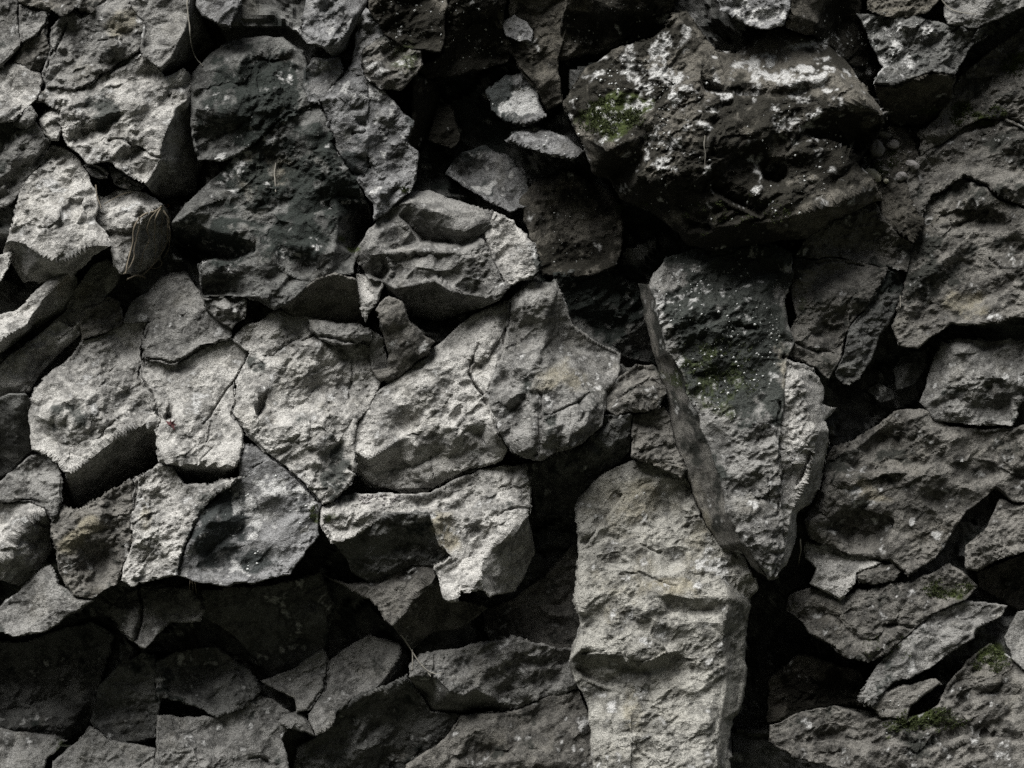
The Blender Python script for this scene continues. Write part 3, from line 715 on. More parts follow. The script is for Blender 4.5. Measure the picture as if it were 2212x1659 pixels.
    R('rock_ledge','narrow pale ledge with a deep dark front, leftmost under the brightest slab', 26,.25,.35,
      '-90,720 -20,690 32,676 70,640 105,606 150,586 165,600,-80 158,640,-110 140,668,-120 66,712,-130 46,728,-120 10,760,-90 -90,800,-60', ridges=['-90,742 0,742 40,712 56,705 76,668 112,622 150,586'], mat='pale')
    R('rock_ledge','long pale ledge slanting up to the right with a rough lower edge', 36,.12,.30,
      '-90,850 0,788 44,754 94,714 144,670 160,622 206,570 232,560 262,590 247,618 214,656 181,667 170,697 176,716,-30 120,772,-50 60,842,-60 18,850,-60 -90,920,-60', ridges=['-90,870 0,800 60,757 130,737 170,697'], mat='pale', rough=1.3)
    R('rock_block','round shaded stone tucked under the end of the long pale ledge', -30,.0,.1, '180,668 214,657 235,640 262,650 268,690 250,712 210,722 172,736 172,700', mat='brown')
    R('rock_block','dark stone on the left edge below the long pale ledge', -60,.0,-.5, '-90,900 20,850 52,850 68,896 72,972 22,1022 -90,1060', mat='dark')
    R('rock_block','big pale speckled block over the dark cave-like hollow', 40,.05,.26,
      '283,690 233,720 174,740 144,786 100,820 72,846 62,873 66,900 72,972 102,985 130,1002 147,1024 133,1050,-130 130,1085,-150 160,1100,-160 297,1030,-190 347,992,-190 341,922 347,900 328,848 300,812 308,784 310,734 322,693',
      ridges=['147,1024 187,997 233,951 240,917 300,914 341,922','62,873,14 100,890,20 170,905,22 240,917'], mat='pale', rough=1.15, fl='B')
    R('rock_slab','smooth shaded slab behind the cracked top of the brightest shield-shaped slab', -22,.0,.3, '262,700 283,660 320,633 350,600 400,590 437,640 470,690 502,712 500,730 433,748 400,771 377,784 313,772 310,733 322,693', mat='grey', facet=.6, rough=.8, fl='B')
    R('rock_slab','brightest shield-shaped slab, smooth, a red leaf on its lower left', 20,.05,.30,
      '313,774 377,786 400,772 434,750 503,732 521,745 534,760 526,791 510,816 507,870 502,898 524,926 527,946 511,1005 500,1028,-110 480,1050,-140 400,1042,-140 362,1003,-60 348,994 344,975 340,930 346,905 328,850 302,814',
      ridges=['348,994 400,1000 430,1001 495,1010 511,1005'], mat='pale', rough=.75, facet=.6, fl='B')
    MOTT = R('rock_slab','wide grey mottled slab ended below by a long straight diagonal crack', 22,.03,.12,
      '500,732 535,702 560,700 590,672 612,668 640,680 700,694 792,710 800,735 803,780 820,820 812,852 800,880 768,915 765,960 768,985 770,1010 756,1050 722,1078 695,1084 650,1040 610,1005 560,963 530,928 505,896 512,822 530,790 537,760', mat='pale', rough=1.1, facet=.9, fl='B')
    R('flake',None, 20,.0,.2, '665,692 720,700 796,712 800,738 770,742 720,738 690,728 672,712', mat='grey', rnd=5, back=40, parent=MOTT)
    R('rock_chip','cracked corner stone between the mottled overhang and the smooth slab', -8,.1,.1, '440,642 480,646 530,642 530,690 500,710 470,690 450,670', mat='grey', rough=1.1, fl='B')
    R('rock_block','warm-toned lit rock below the shield-shaped slab', 12,.1,.2,
      '297,1036 348,1002 375,1010 400,1048 450,1052 482,1040 520,1030 480,1060 440,1092 420,1130 400,1172 384,1236 334,1250 284,1262 264,1252 268,1222 287,1172 286,1110', mat='pale', rough=1.3, fl='B')
    R('rock_block','knobbly brown rock under the dark cave-like hollow', -4,.05,.15,
      '130,1090 165,1102 230,1068 296,1036 285,1110 286,1172 267,1222 250,1260 200,1288 160,1284 124,1234 112,1156 116,1120', mat='brown', rough=1.4, fl='B')
    R('rock_block','grey rock on the left above the pale blunt-ended block', -10,.1,.15, '-90,1060 0,1042 40,1010 72,986 102,986 130,1006 130,1085 112,1120 100,1098 60,1080 -90,1080', mat='grey', fl='B')
    R('rock_block','pale blunt-ended block on the left edge with a dark right side', 24,.2,.3,
      '-90,1095 0,1086 60,1083 100,1100 108,1140,-70 102,1190,-90 80,1232,-100 40,1262,-100 4,1250,-40 -90,1280', ridges=['100,1100 94,1112 60,1123 35,1150 20,1200 4,1250,-10'], mat='pale', rough=.9)
    R('rock_slab','long grey slab sagging over the black recess at lower left', 60,.15,.3, '-90,1330 -5,1322 30,1288 73,1240 105,1222 125,1266 165,1288 202,1292 160,1322 100,1364 33,1374 8,1364 -90,1400', mat='grey', facet=.7, fl='B')
    BLUE = R('rock_block','bluish dark block spattered with white lichen above the black recess', 54,.02,.14,
      '385,1240 402,1180 432,1110 472,1064 520,1030 524,955 560,970 610,1011 650,1046 692,1086 684,1120 684,1156 655,1199 628,1241 555,1253 508,1257 494,1267 433,1257', mat='blue', rough=1.0, facet=.7, fl='B')
    R('corner','pale rounded corner', 48,-.1,.2, '580,1160 610,1125 670,1118 678,1150 654,1196 628,1238 598,1240 582,1200', mat='grey', rnd=8, back=50, parent=BLUE)
    # ------------------------------------------------------------------ centre
    R('rock_block','stepped block in the centre with a shadowed underside', 26,.0,.10,
      '830,470,-20 868,436,-30 888,414,-40 924,410,-40 965,430,-40 1062,460,-40 1078,463,-40 1070,492,-40 1033,512,-30 1046,520 1060,555 1085,606 1104,614 1080,642 1026,672,-100 936,694,-140 882,680,-130 852,640,-80 830,606 800,600 766,556,-10 792,505,-10',
      ridges=['868,440,0 890,440,6 965,462,10 1033,512,-10','830,470,-90 913,520,-30 1000,533,-20 1033,512,-40','766,556,-10 810,548,12 913,540,14 1000,550,14 1060,555','853,620,10 940,606,14 984,630,10 1026,672,-20'], mat='grey', rough=1.2, fl='F')
    R('rock_block','bright block under the hollow at the right end of the stepped block', 40,.1,.2, '1048,502 1073,460 1106,477 1140,520 1160,553 1167,576 1150,598 1106,613 1086,603 1060,553', mat='pale', fl='F')
    R('rock_chip','lit finger of rock between two dark undersides in the centre', 24,.2,.2, '766,592 800,596 832,608 816,652 800,672 792,700 776,650', mat='pale')
    R('rock_block','hanging tongue of grey rock above the bright diagonal slab', 52,.0,-.25, '816,670 843,640 870,650 884,697 940,740 927,762 844,824 812,820 800,806 836,798 840,766 826,720', ridges=['826,700,10 884,697,10 940,740','840,766 880,740,0'], mat='brown', fl='C')
    R('rock_chip','thin flake hanging left of the grey tongue', 30,.1,-.1, '800,712 826,735 838,800 812,812 799,805', mat='grey', rnd=4)
    R('rock_slab','bright diagonal slab in the centre with a shaded broken front', 40,.16,.34,
      '766,975 768,925 800,870 815,847 870,808 925,772 1000,698 1060,664 1102,648 1098,690 1086,740 1076,790 1054,838 1058,882 1074,930 1096,966,-50 1085,990,-80 1050,1008,-90 1010,1018,-100 935,1058,-120 870,1064,-110 800,1050,-90 770,1020,-60',
      ridges=['766,975 793,987 870,944 904,928 945,914 985,935,-6 1010,900,-6 1054,870,-20 1058,882','900,926,-10 930,890,0 1040,770,0','960,1000,-50 1050,960,-30'], mat='pale', rough=1.0, facet=.8)
    BUTT = R('rock_block','broad buttress with a lit left half and brown right half', 38,.0,.10,
      '1102,650 1150,606 1200,606 1222,660,-20 1236,700,-30 1290,740,-50 1338,762,-60 1336,812,-50 1311,843,-40 1308,890,-30 1303,917,-30 1240,967,-10 1166,990 1136,988 1106,972 1076,930,-10 1060,880,-10 1056,838,-10 1076,790,-10 1090,735,-10',
      ridges=['1150,606 1185,660,14 1170,760,26 1160,850,34 1155,940,36 1150,988','1236,700,-30 1240,790,4 1250,860,8 1240,930,10'], mat='grey', rough=1.15, fl='C')
    R('flake', None, 66,-.12,.12, '1158,912 1200,894 1252,868 1300,848 1309,890 1304,917 1240,966 1168,989 1152,980', mat='grey', rough=1.2, facet=.8, back=60, parent=BUTT)
    R('flake', None, 62,-.05,.25, '1168,790 1200,770 1240,776 1262,830 1250,866 1200,890 1164,900 1158,850', mat='grey', rough=1.2, facet=.7, back=60, parent=BUTT)
    R('rock_chip','pair of dim cracked stones pinched between the buttress and the hanging wedge', -34,.1,.2, '1312,842 1340,812 1373,786 1415,798 1436,850 1416,880 1366,883 1332,893 1312,882', mat='brown', fl='C')
    R('rock_block','dark receding rock under the buttress, left of the pillar top', -100,.0,-.45, '1312,894 1365,890 1362,962 1340,1000 1290,1032 1256,1066 1248,1120 1160,1112 1140,1002 1240,976 1302,926', ridges=['1165,1100,-20 1265,980,16 1340,900,16'], mat='dark')
    R('rock_block','dim rock above the top of the pale pillar', -30,.0,.1, '1370,896 1430,880 1448,900 1458,960 1478,1012 1470,1032 1390,995 1364,986', mat='brown', fl='C')
    R('rock_ledge','lit ledge ending in a ragged pale tongue, left of the pillar', 46,.02,.30,
      '690,1092 722,1081 770,1067 870,1069 935,1064 1010,1024 1090,1004 1138,1004 1146,1060 1140,1105 1150,1200,-120 1112,1278,-130 1056,1290,-40 1040,1275,-30 996,1274,0 990,1298 963,1293 940,1227 978,1203 946,1176 926,1117 870,1121 830,1118 786,1142 760,1160 720,1168 692,1130',
      ridges=['1140,1105 1108,1137,-6 1055,1190,-6 1034,1230,-10 998,1270,-10'], mat='pale', rough=1.2)
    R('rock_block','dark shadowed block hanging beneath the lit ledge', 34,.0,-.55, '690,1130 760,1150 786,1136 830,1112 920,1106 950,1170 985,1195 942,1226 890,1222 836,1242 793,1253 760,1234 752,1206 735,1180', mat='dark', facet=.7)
    R('rock_block','lit wedge-shaped block in the lower middle with a dark right side', -36,.15,.3,
      '690,1240 760,1262 800,1250 850,1240 890,1218 936,1222 950,1240,-20 962,1290,-90 1010,1302,-110 1052,1312,-120 1000,1358,-140 930,1368,-130 888,1402,-130 848,1354 813,1308 770,1275', ridges=['936,1222 940,1247,4 892,1290,6 872,1322,4 848,1354'], mat='brown')
    # ------------------------------------------------------------------ lower left recess
    R('rock_block','lit shard hanging under the ledge at lower left, split by a crack', -12,.1,.32, '237,1320 266,1288 300,1266 350,1258 410,1272 442,1318 432,1340 368,1347 338,1370 312,1402 286,1386 258,1348', mat='grey')
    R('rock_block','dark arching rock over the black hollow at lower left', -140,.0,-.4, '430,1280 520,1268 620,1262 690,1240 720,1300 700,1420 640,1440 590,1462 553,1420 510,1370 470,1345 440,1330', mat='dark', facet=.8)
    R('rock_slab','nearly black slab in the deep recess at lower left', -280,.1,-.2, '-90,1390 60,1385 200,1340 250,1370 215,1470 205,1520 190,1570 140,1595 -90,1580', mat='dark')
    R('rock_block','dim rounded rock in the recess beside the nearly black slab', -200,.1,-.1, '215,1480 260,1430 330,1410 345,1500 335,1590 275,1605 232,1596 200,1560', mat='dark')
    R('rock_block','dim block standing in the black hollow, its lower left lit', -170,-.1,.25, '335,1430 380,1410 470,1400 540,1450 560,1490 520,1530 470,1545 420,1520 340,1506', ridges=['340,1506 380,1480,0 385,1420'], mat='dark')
    R('rock_slab','grey slab on the bottom edge under the black recess', -70,.1,.35, '110,1760 117,1646 143,1626 200,1574 233,1597 277,1604 334,1616 340,1760', mat='grey', facet=.8)
    R('rock_block','greenish pale stone at the bottom left corner', -110,.1,.25, '-90,1590 0,1575 110,1590 146,1598 100,1640 70,1760 -90,1760', mat='grey')
    R('rock_slab','rough grey slab on the bottom edge beside a straight vertical joint', -80,-.05,.3, '338,1600 340,1545 420,1548 470,1546 522,1524 553,1502 590,1510 638,1552 604,1600 626,1662 610,1760 338,1760', mat='grey', rough=1.3)
    R('rock_slab','smooth grey slab left of the crack in the lower middle', -66,.05,.25, '560,1470 640,1440 700,1400 712,1428 702,1486 668,1530 643,1538 640,1508 603,1488', mat='grey', facet=.6)
    R('rock_slab','smooth lit slab slanting up to the right in the lower middle', -40,.1,.32,
      '702,1486 712,1428 742,1404 800,1374 862,1394 882,1425,-70 872,1460,-90 815,1497,-60 783,1500 740,1527 716,1557 706,1571 681,1588 668,1542', ridges=['862,1394 866,1410 847,1443 815,1485 783,1500'], mat='grey', facet=.6, rough=.9)
    R('rock_chip','two little pale chips at the foot of the smooth grey slab', -60,.1,.3, '600,1562 625,1545 648,1540 668,1560 676,1590 650,1578 625,1570', mat='grey', rnd=4)
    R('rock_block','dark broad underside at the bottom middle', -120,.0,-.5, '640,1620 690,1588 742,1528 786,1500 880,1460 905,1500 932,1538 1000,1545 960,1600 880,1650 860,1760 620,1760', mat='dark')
    R('rock_block','rock with a lit V-shaped front edge left of the pillar foot', -30,.0,.3,
      '884,1440 905,1416 1000,1398 1060,1384 1110,1378 1172,1394 1250,1400,-30 1245,1490,-80 1180,1508,-90 1100,1530,-110 1022,1527,-120 1000,1540,-140 932,1536,-130 906,1500,-110 886,1460',
      ridges=['886,1460 943,1464 974,1497 1000,1504 1026,1484 1037,1450 1094,1424 1172,1394'], mat='grey', rough=1.2)
    R('rock_block','dim grey rock in the shade left of the pillar', -160,.1,-.1, '1040,1320 1106,1300 1180,1240 1250,1160 1260,1250 1250,1420 1172,1396 1110,1380 1060,1386', mat='brown')
    R('rock_block','rough brownish rock on the bottom edge left of the pillar foot', -60,.0,.2, '850,1760 880,1652 962,1600 1004,1547 1100,1540 1180,1512 1248,1494 1275,1560 1290,1760', mat='brown', rough=1.4)
    # ------------------------------------------------------------------ pillar, wedge, boulder
    PILLAR = R('rock_pillar','tall pale yellowish pillar of rock standing at the bottom', 60,.02,.13,
      '1243,1102,-20 1249,1074,-20 1293,1031,-20 1366,994,-20 1393,990,-20 1440,986,-20 1468,1006,-20 1500,1080,-20 1514,1108,-20 1550,1183 1586,1190 1610,1206 1626,1240 1637,1270,-20 1617,1292,-50 1620,1308,-50 1610,1347,-70 1607,1424,-90 1612,1440,-90 1600,1532,-100 1583,1556,-100 1574,1606,-100 1566,1780,-100 1292,1780,-50 1276,1566,-50 1268,1518,-50 1242,1472,-40 1234,1426,-30 1243,1384,-30 1256,1342,-20 1246,1306,-20 1244,1232,-20 1249,1206,-20 1246,1173,-20',
      ridges=['1249,1206,-20 1290,1190,-4 1330,1180,-8 1400,1200,-6 1500,1200,-12 1550,1183','1270,1290,10 1340,1270,14 1420,1280,20 1500,1290,30 1570,1290,24 1620,1308,-50','1500,1290,30 1560,1250,4 1626,1240','1256,1400,14 1330,1415,18 1400,1430,16 1440,1405,10','1275,1430,-26 1345,1450,-22 1400,1445,-18','1345,1450,-22 1362,1540,8 1356,1660,8 1360,1780,8','1500,1290,30 1560,1380,-10 1570,1450,-20 1560,1560,-30 1530,1780,-30'], mat='warm', rough=1.1, facet=.7, back=260)
    R('bulge', None, 100,.0,.2, '1338,1402 1366,1380 1405,1376 1434,1390 1440,1408 1420,1424 1384,1438 1352,1432', mat='warm', rough=1.2, facet=.7, back=60, parent=PILLAR)
    R('flank', None, 14,-1.1,.0, '1560,1400 1590,1352 1606,1350 1606,1424 1611,1440 1600,1532 1583,1556 1574,1606 1566,1780 1530,1780 1548,1600 1560,1500', mat='grey', rough=1.4, facet=.8, back=120, parent=PILLAR)
    WEDGE = R('rock_wedge','huge hanging wedge of rock pointing down, mossy above and pale below', 120,-.02,.08,
      '1421,656 1434,720 1441,760 1474,806 1487,846 1507,890 1517,930 1537,966 1554,1033 1574,1106 1601,1170 1640,1212 1660,1252,-30 1676,1246,-20 1690,1200,-10 1690,1106 1684,960,10 1690,873,6 1698,774,-10 1716,740,-20 1702,700,-30 1695,650,-20 1712,600,-30 1709,548,-50 1640,520,-60 1540,530,-60 1440,560,-60 1405,610,-40',
      ridges=['1554,1033 1600,960,16 1684,960,10','1440,680,0 1560,700,16 1690,720,0','1574,1106 1630,1080,14 1690,1106','1601,1170 1650,1130,14'], mat='grey', rough=1.3, facet=.85, back=220)
    R('side_face','smooth brown left flank of the hanging wedge', 0,0,0,
      '1385,610,-40 1398,690,-30 1417,780,-20 1434,846,-10 1450,920,0 1470,996,10 1497,1066,20 1520,1108,30 1552,1182,40 1606,1196,70 1640,1234,90 1660,1254,100 1640,1214,140 1602,1172,136 1575,1108,132 1556,1035,126 1539,968,120 1519,932,117 1509,892,114 1489,848,110 1476,808,108 1443,762,104 1436,722,100 1423,658,95 1405,612,60', mat='brown', rough=1.2, facet=.6, back=160, parent=WEDGE)  # brown stone, picked darker to stand in for shade on this flank
    R('spur','faceted right-hand spur of the hanging wedge', 84,-.25,.0,
      '1690,873 1698,776 1760,796,-10 1780,838,-40 1769,873,-20 1802,880,-60 1774,906,-20 1783,926,-20 1786,980,-40 1773,1036,-60 1750,1086,-60 1723,1110,-50 1717,1156,-40 1698,1222,-30 1676,1244 1690,1200 1690,1106 1684,960',
      ridges=['1730,800,6 1740,880,16 1765,930,10 1745,1030,10 1712,1110,10 1690,1190','1700,900,10 1710,1000,-16 1700,1100,-6'], mat='pale', rough=1.1, back=180, parent=WEDGE)
    R('rock_block','brown squarish block right of the mossy part of the hanging wedge', 48,-.12,.04,
      '1706,556 1760,560 1825,566 1872,570 1910,582 1887,630 1867,670 1840,700 1820,753 1807,793 1794,822 1770,794 1698,768 1704,720 1724,683 1712,640', mat='brown', rough=1.0, fl='D')
    R('rock_block','slim dark block hugging the right side of the brown squarish block', 18,-.5,.1, '1910,585 1957,582 1946,640 1902,720 1892,755 1873,793 1856,823 1828,834 1808,812 1814,785 1834,716 1868,678 1890,626', mat='dark', rough=1.2, fl='D')
    BOULDER = R('boulder','large mossy boulder bulging out at the top, capped with white lichen', 130,.0,.0,
      '1216,222,-90 1270,146,-90 1322,108,-90 1400,88,-70 1440,60,-70 1456,26,-80 1482,20,-80 1504,60,-70 1545,112,-70 1590,117,-100 1630,85,-120 1660,68,-130 1692,68,-130 1752,77,-130 1790,100,-120 1826,133,-100 1872,193,-60 1907,246,-50 1905,276,-80 1880,302,-80 1850,345,-60 1892,400,-60 1907,430,-70 1886,437,-80 1800,470,-40 1740,515,-60 1660,524,-70 1540,538,-70 1490,530,-70 1466,500,-80 1400,450,-90 1340,424,-90 1320,388,-80 1281,374,-70 1266,335,-60 1250,293,-60',
      ridges=['1395,130,-40 1430,160,-10 1480,190,4 1505,250,34 1500,300,44','1519,160,-40 1570,182,-4 1660,184,14 1745,170,6 1800,160,-10 1872,193,-60','1720,268,24 1780,236,30 1870,212,14 1907,246,-50','1735,284,2 1800,258,4 1880,246,-20 1905,276,-80',
       '1250,293,-20 1310,322,14 1390,292,20 1500,300,44 1600,310,50 1720,284,30','1300,345,-10 1400,325,6 1500,320,30','1400,380,0 1540,420,44 1640,425,50 1760,400,30 1850,345,-60','1480,470,10 1560,490,40 1680,480,40 1780,440,10',
       '1650,350,0 1690,345,-6 1700,385,4 1660,392,8'], mat='moss', rough=1.7, facet=1.0, back=220)
    R('rock_block','white-spotted rock behind the boulder at the top edge', 10,.1,.2, '1525,-90 1730,-90 1692,58 1660,64 1640,62 1606,46 1556,24', mat='blue', rough=1.3)
    R('rock_block','black mossy rock wall between the boulder and the lichen block', -40,-.5,-.3, '1735,-90 1870,-90 1855,35 1880,95 1908,145 1888,178 1880,195 1830,135 1790,95 1752,74 1700,62', mat='moss', rough=1.2)
    R('rock_block','lichen-flecked block with a thin bright lower rim, right of the boulder top', 44,.0,.12, '1850,30,-20 1872,34 1916,28 1980,32 2050,58 2078,58 2130,38,-20 2132,76,-20 2092,106,-20 2062,158 2012,152 1976,168 1928,181 1888,178 1908,143 1878,90 1860,47', mat='dark', rough=1.4)
    R('rock_block','dark rock on the top edge above the lichen-flecked block', 26,.0,.1, '1865,-90 2040,-90 2030,-10 2000,25 1960,38 1900,32 1872,24', mat='moss', rough=1.3)
    R('rock_block','underside of the lichen-flecked block, black and receding', 6,.0,-1.0, '1890,184 1930,184 1978,172 2014,158 2064,162 2056,215 2040,245 1985,272 1920,262 1905,225', mat='moss', facet=.6)
    R('rock_block','grey rock filling the top right corner', 20,.1,.1, '2035,-90 2300,-90 2300,-20 2212,14 2150,42 2100,60 2050,52 2035,15', mat='grey', rough=1.2)
    # ------------------------------------------------------------------ right side
    R('rock_mass','broad weathered rock on the right beneath the top corner crevice, tinged with moss', -10,.05,.12, '1985,290 2020,262 2050,225 2075,165 2132,120 2212,60 2300,10 2300,300 2228,282 2182,262 2130,252 2084,272 2045,302 1990,338', mat='brown', rough=1.5, fl='D')
    R('rock_mass','weathered right-hand rock between two slanting cracks', -8,.05,.10, '1985,342 2046,306 2086,276 2130,256 2182,266 2300,306 2300,472 2212,448 2160,428 2130,402 2080,382 2012,420 1990,470 1965,430 1960,380', mat='brown', rough=1.5, fl='D')
    R('rock_mass','weathered right-hand rock above the long black overhang line', 0,.05,.18, '1992,474 2014,424 2080,386 2130,406 2160,432 2212,452 2300,476 2300,684 2194,684 2142,697 2092,704 2052,698 2010,726 1985,752 1945,742 1925,702 1948,642 1962,588 1970,520', mat='brown', rough=1.5, fl='D')
    R('rock_block','earthy rubble pocket right of the boulder under a black gap', -40,.1,.3, '1890,290 1925,275 1965,285 1985,340 1962,380 1968,430 1990,475 1968,520 1910,470 1905,430 1890,400 1860,350', mat='moss', rough=1.6, fl='D')
    R('rock_mass','dark rock corner right of the wedge, under the rubble pocket', -50,.0,.0, '1800,474 1890,440 1912,475 1968,525 1960,585 1905,578 1820,562 1712,552 1740,518', mat='brown', rough=1.4, fl='D')
    R('rock_block','rough grey rock on the right below the long black overhang line', -40,.1,.15, '2035,745 2100,738 2300,734 2300,850 2212,852 2202,882 2188,916 2110,918 2022,906 1990,870 2012,800', mat='grey', rough=1.6)
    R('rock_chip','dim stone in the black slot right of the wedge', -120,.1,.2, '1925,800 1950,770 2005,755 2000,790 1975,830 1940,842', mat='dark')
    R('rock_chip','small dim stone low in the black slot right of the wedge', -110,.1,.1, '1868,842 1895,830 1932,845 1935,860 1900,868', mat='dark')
    R('boulder','bulging mottled boulder at right with one bright scuffed patch', 0,.05,.02,
      '1745,1130 1772,1062 1786,1000 1802,966 1840,955 1880,930 1940,886 1990,884 2050,921 2120,926 2200,921 2300,920 2300,1096 2212,1087 2180,1077 2150,1054 2088,1102 2052,1152 2020,1204 1960,1244 1926,1214 1880,1208 1842,1201 1792,1177 1750,1158',
      ridges=['1790,1080,20 1850,1070,34 1920,1060,30 2000,1040,30 2090,1010,20','1772,1120,14 1850,1100,34 1930,1150,20 2000,1130,4'], mat='brown', rough=1.6)
    R('rock_chip','pale pointed chip jutting out under the bulging mottled boulder', 16,.1,.25, '1740,1205 1742,1168 1792,1176 1828,1199 1892,1213 1906,1219 1852,1238 1847,1262 1816,1291 1786,1281 1750,1262 1763,1232', mat='pale')
    R('rock_chip','brown jagged flake right of the pale pointed chip', -10,.0,.2, '1852,1242 1906,1222 1930,1218 1945,1240 1935,1255 1890,1258 1860,1256', mat='brown', rnd=4)
    R('rock_slab','slanting slab with a mossy upper right end, below the pale pointed chip', -20,.1,.22,
      '1704,1318 1709,1286 1760,1273 1829,1287 1960,1262 2022,1234 2052,1217 2092,1250 2113,1267 2086,1293 2012,1324 1976,1353 1926,1403 1905,1417 1876,1427 1826,1413 1812,1397 1750,1370 1726,1341', mat='brown', rough=1.4, fl='H')
    R('rock_slab','second slanting slab below the mossy-ended one, bluish in its middle', -50,.1,.22,
      '1979,1354 2013,1327 2087,1297 2173,1306 2160,1331 2110,1357 2103,1377 2067,1397 2007,1441 1960,1467 1930,1473 1884,1524 1860,1512 1896,1440 1936,1397', mat='grey', rough=1.4, fl='H')
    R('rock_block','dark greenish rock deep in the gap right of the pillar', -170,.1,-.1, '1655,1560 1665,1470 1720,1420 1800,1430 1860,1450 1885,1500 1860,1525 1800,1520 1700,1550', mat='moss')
    R('rock_chip','small dim stone beneath the second slanting slab', -80,.1,.2, '1884,1530 1912,1490 1960,1483 2020,1466 2030,1474 1967,1524 1960,1552 1900,1545', mat='brown')
    R('rock_mass','rough moss-streaked rock filling the bottom right corner', -50,.05,.2,
      '1659,1564 1702,1552 1802,1523 1872,1550 1960,1557 2026,1523 2040,1480 2092,1430 2140,1390 2185,1425 2212,1450 2300,1460 2300,1760 1800,1760 1809,1662 1716,1638 1664,1602', mat='brown', rough=1.6)
    R('rock_block','grey block on the right edge below the bulging boulder', -10,.1,.2, '2085,1232 2090,1176 2126,1150 2160,1080 2212,1092 2300,1100 2300,1190 2212,1188 2160,1205 2110,1235', mat='brown', rough=1.4)
    R('rock_block','grey block on the right edge beside the green moss patch', -20,.1,.2, '2172,1374 2200,1322 2300,1290 2300,1455 2212,1444 2186,1422', mat='grey', rough=1.4)
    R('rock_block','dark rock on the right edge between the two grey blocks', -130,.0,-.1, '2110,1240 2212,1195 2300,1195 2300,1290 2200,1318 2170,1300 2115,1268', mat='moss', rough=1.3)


build_blocks()
settle()
PASS[0] = 1; SEED[0] = 0
def ground_and_shade_bank():
    """unseen ground at the cliff foot, with an added bank that blocks low sky light."""
    X, Y = np.meshgrid(np.arange(-60, 60.1, 1.0), np.arange(-60, 9.1, 1.0))
    Z = -2.6 + np.clip(-2.5-Y, 0, 100)*0.95 + 0.12*np.clip(np.abs(X)-8, 0, 100)  # added bank behind the camera, raised to cut low sky light
    Z = Z + 0.5*fbm2(X, Y, 6, 3, 61)*np.clip((2-Y)/6, 0, 1) + 0.05*fbm2(X, Y, 2, 2, 63)
    ny, nx = X.shape
    idx = np.arange(ny*nx).reshape(ny, nx)
    a, b, c, d = idx[:-1, :-1].ravel(), idx[:-1, 1:].ravel(), idx[1:, 1:].ravel(), idx[1:, :-1].ravel()
    m, nt, bs = mat_new('unseen_ground'); g = G(nt)
    tc = g.n('ShaderNodeTexCoord')
    g.l(g.mix(g.noise(3, 6, .7, tc.outputs['Object']), (0.016, 0.018, 0.011), (0.034, 0.036, 0.022)), bs.inputs['Base Color'])
    o = mesh_obj('ground', np.stack([X.ravel(), Y.ravel(), Z.ravel()], -1), np.concatenate([np.stack([a, b, c], -1), np.stack([a, c, d], -1)]), m)
    o['kind'] = 'structure'; o['label'] = 'unseen dark ground with an added bank that shades the cliff from low sky'; o['category'] = 'ground'
ground_and_shade_bank()
build_blocks()
cliff()
print('TRIS', NTRI[0])

# ------------------------------------------------------------------ small things
rng = np.random.default_rng(11)

def simple_mat(name, c, rough=0.85, var=0.35, scale=120):
    m, nt, b = mat_new(name); g = G(nt)
    tc = g.n('ShaderNodeTexCoord')
    n = g.noise(scale, 3, 0.6, tc.outputs['Object'])
    col = g.mix(n, tuple(v*(1-var) for v in c), tuple(v*(1+var) for v in c))
    g.l(col, b.inputs['Base Color']); b.inputs['Roughness'].default_value = rough
    return m
M_ROOT = simple_mat('dry_root', (0.145, 0.125, 0.095))
M_STRAND = simple_mat('pale_strand', (0.20, 0.19, 0.165))
M_LEAF_RED = simple_mat('red_leaf', (0.115, 0.050, 0.052), 0.7)
M_LEAF_ORANGE = simple_mat('orange_leaf', (0.42, 0.22, 0.13), 0.7)
M_PEB_WHITE = simple_mat('cream_pebble', (0.46, 0.44, 0.36), 0.8, 0.2, 40)
M_PEB_GREY = simple_mat('grey_pebble', (0.22, 0.21, 0.205), 0.9, 0.35, 60)
M_SPECK = simple_mat('white_lichen', (0.45, 0.46, 0.45), 0.95, 0.2)
M_MOSS = simple_mat('moss_green', (0.040, 0.050, 0.020), 0.95, 0.6, 200)

def tag(o, label, cat=None, group=None, kind=None):
    o['label'] = label
    if cat: o['category'] = cat
    if group: o['group'] = group
    if kind: o['kind'] = kind
    return o

def w3(x, y, h): return Vector(to_world(np.array(float(x)), np.array(float(y)), np.array(float(h))).tolist())

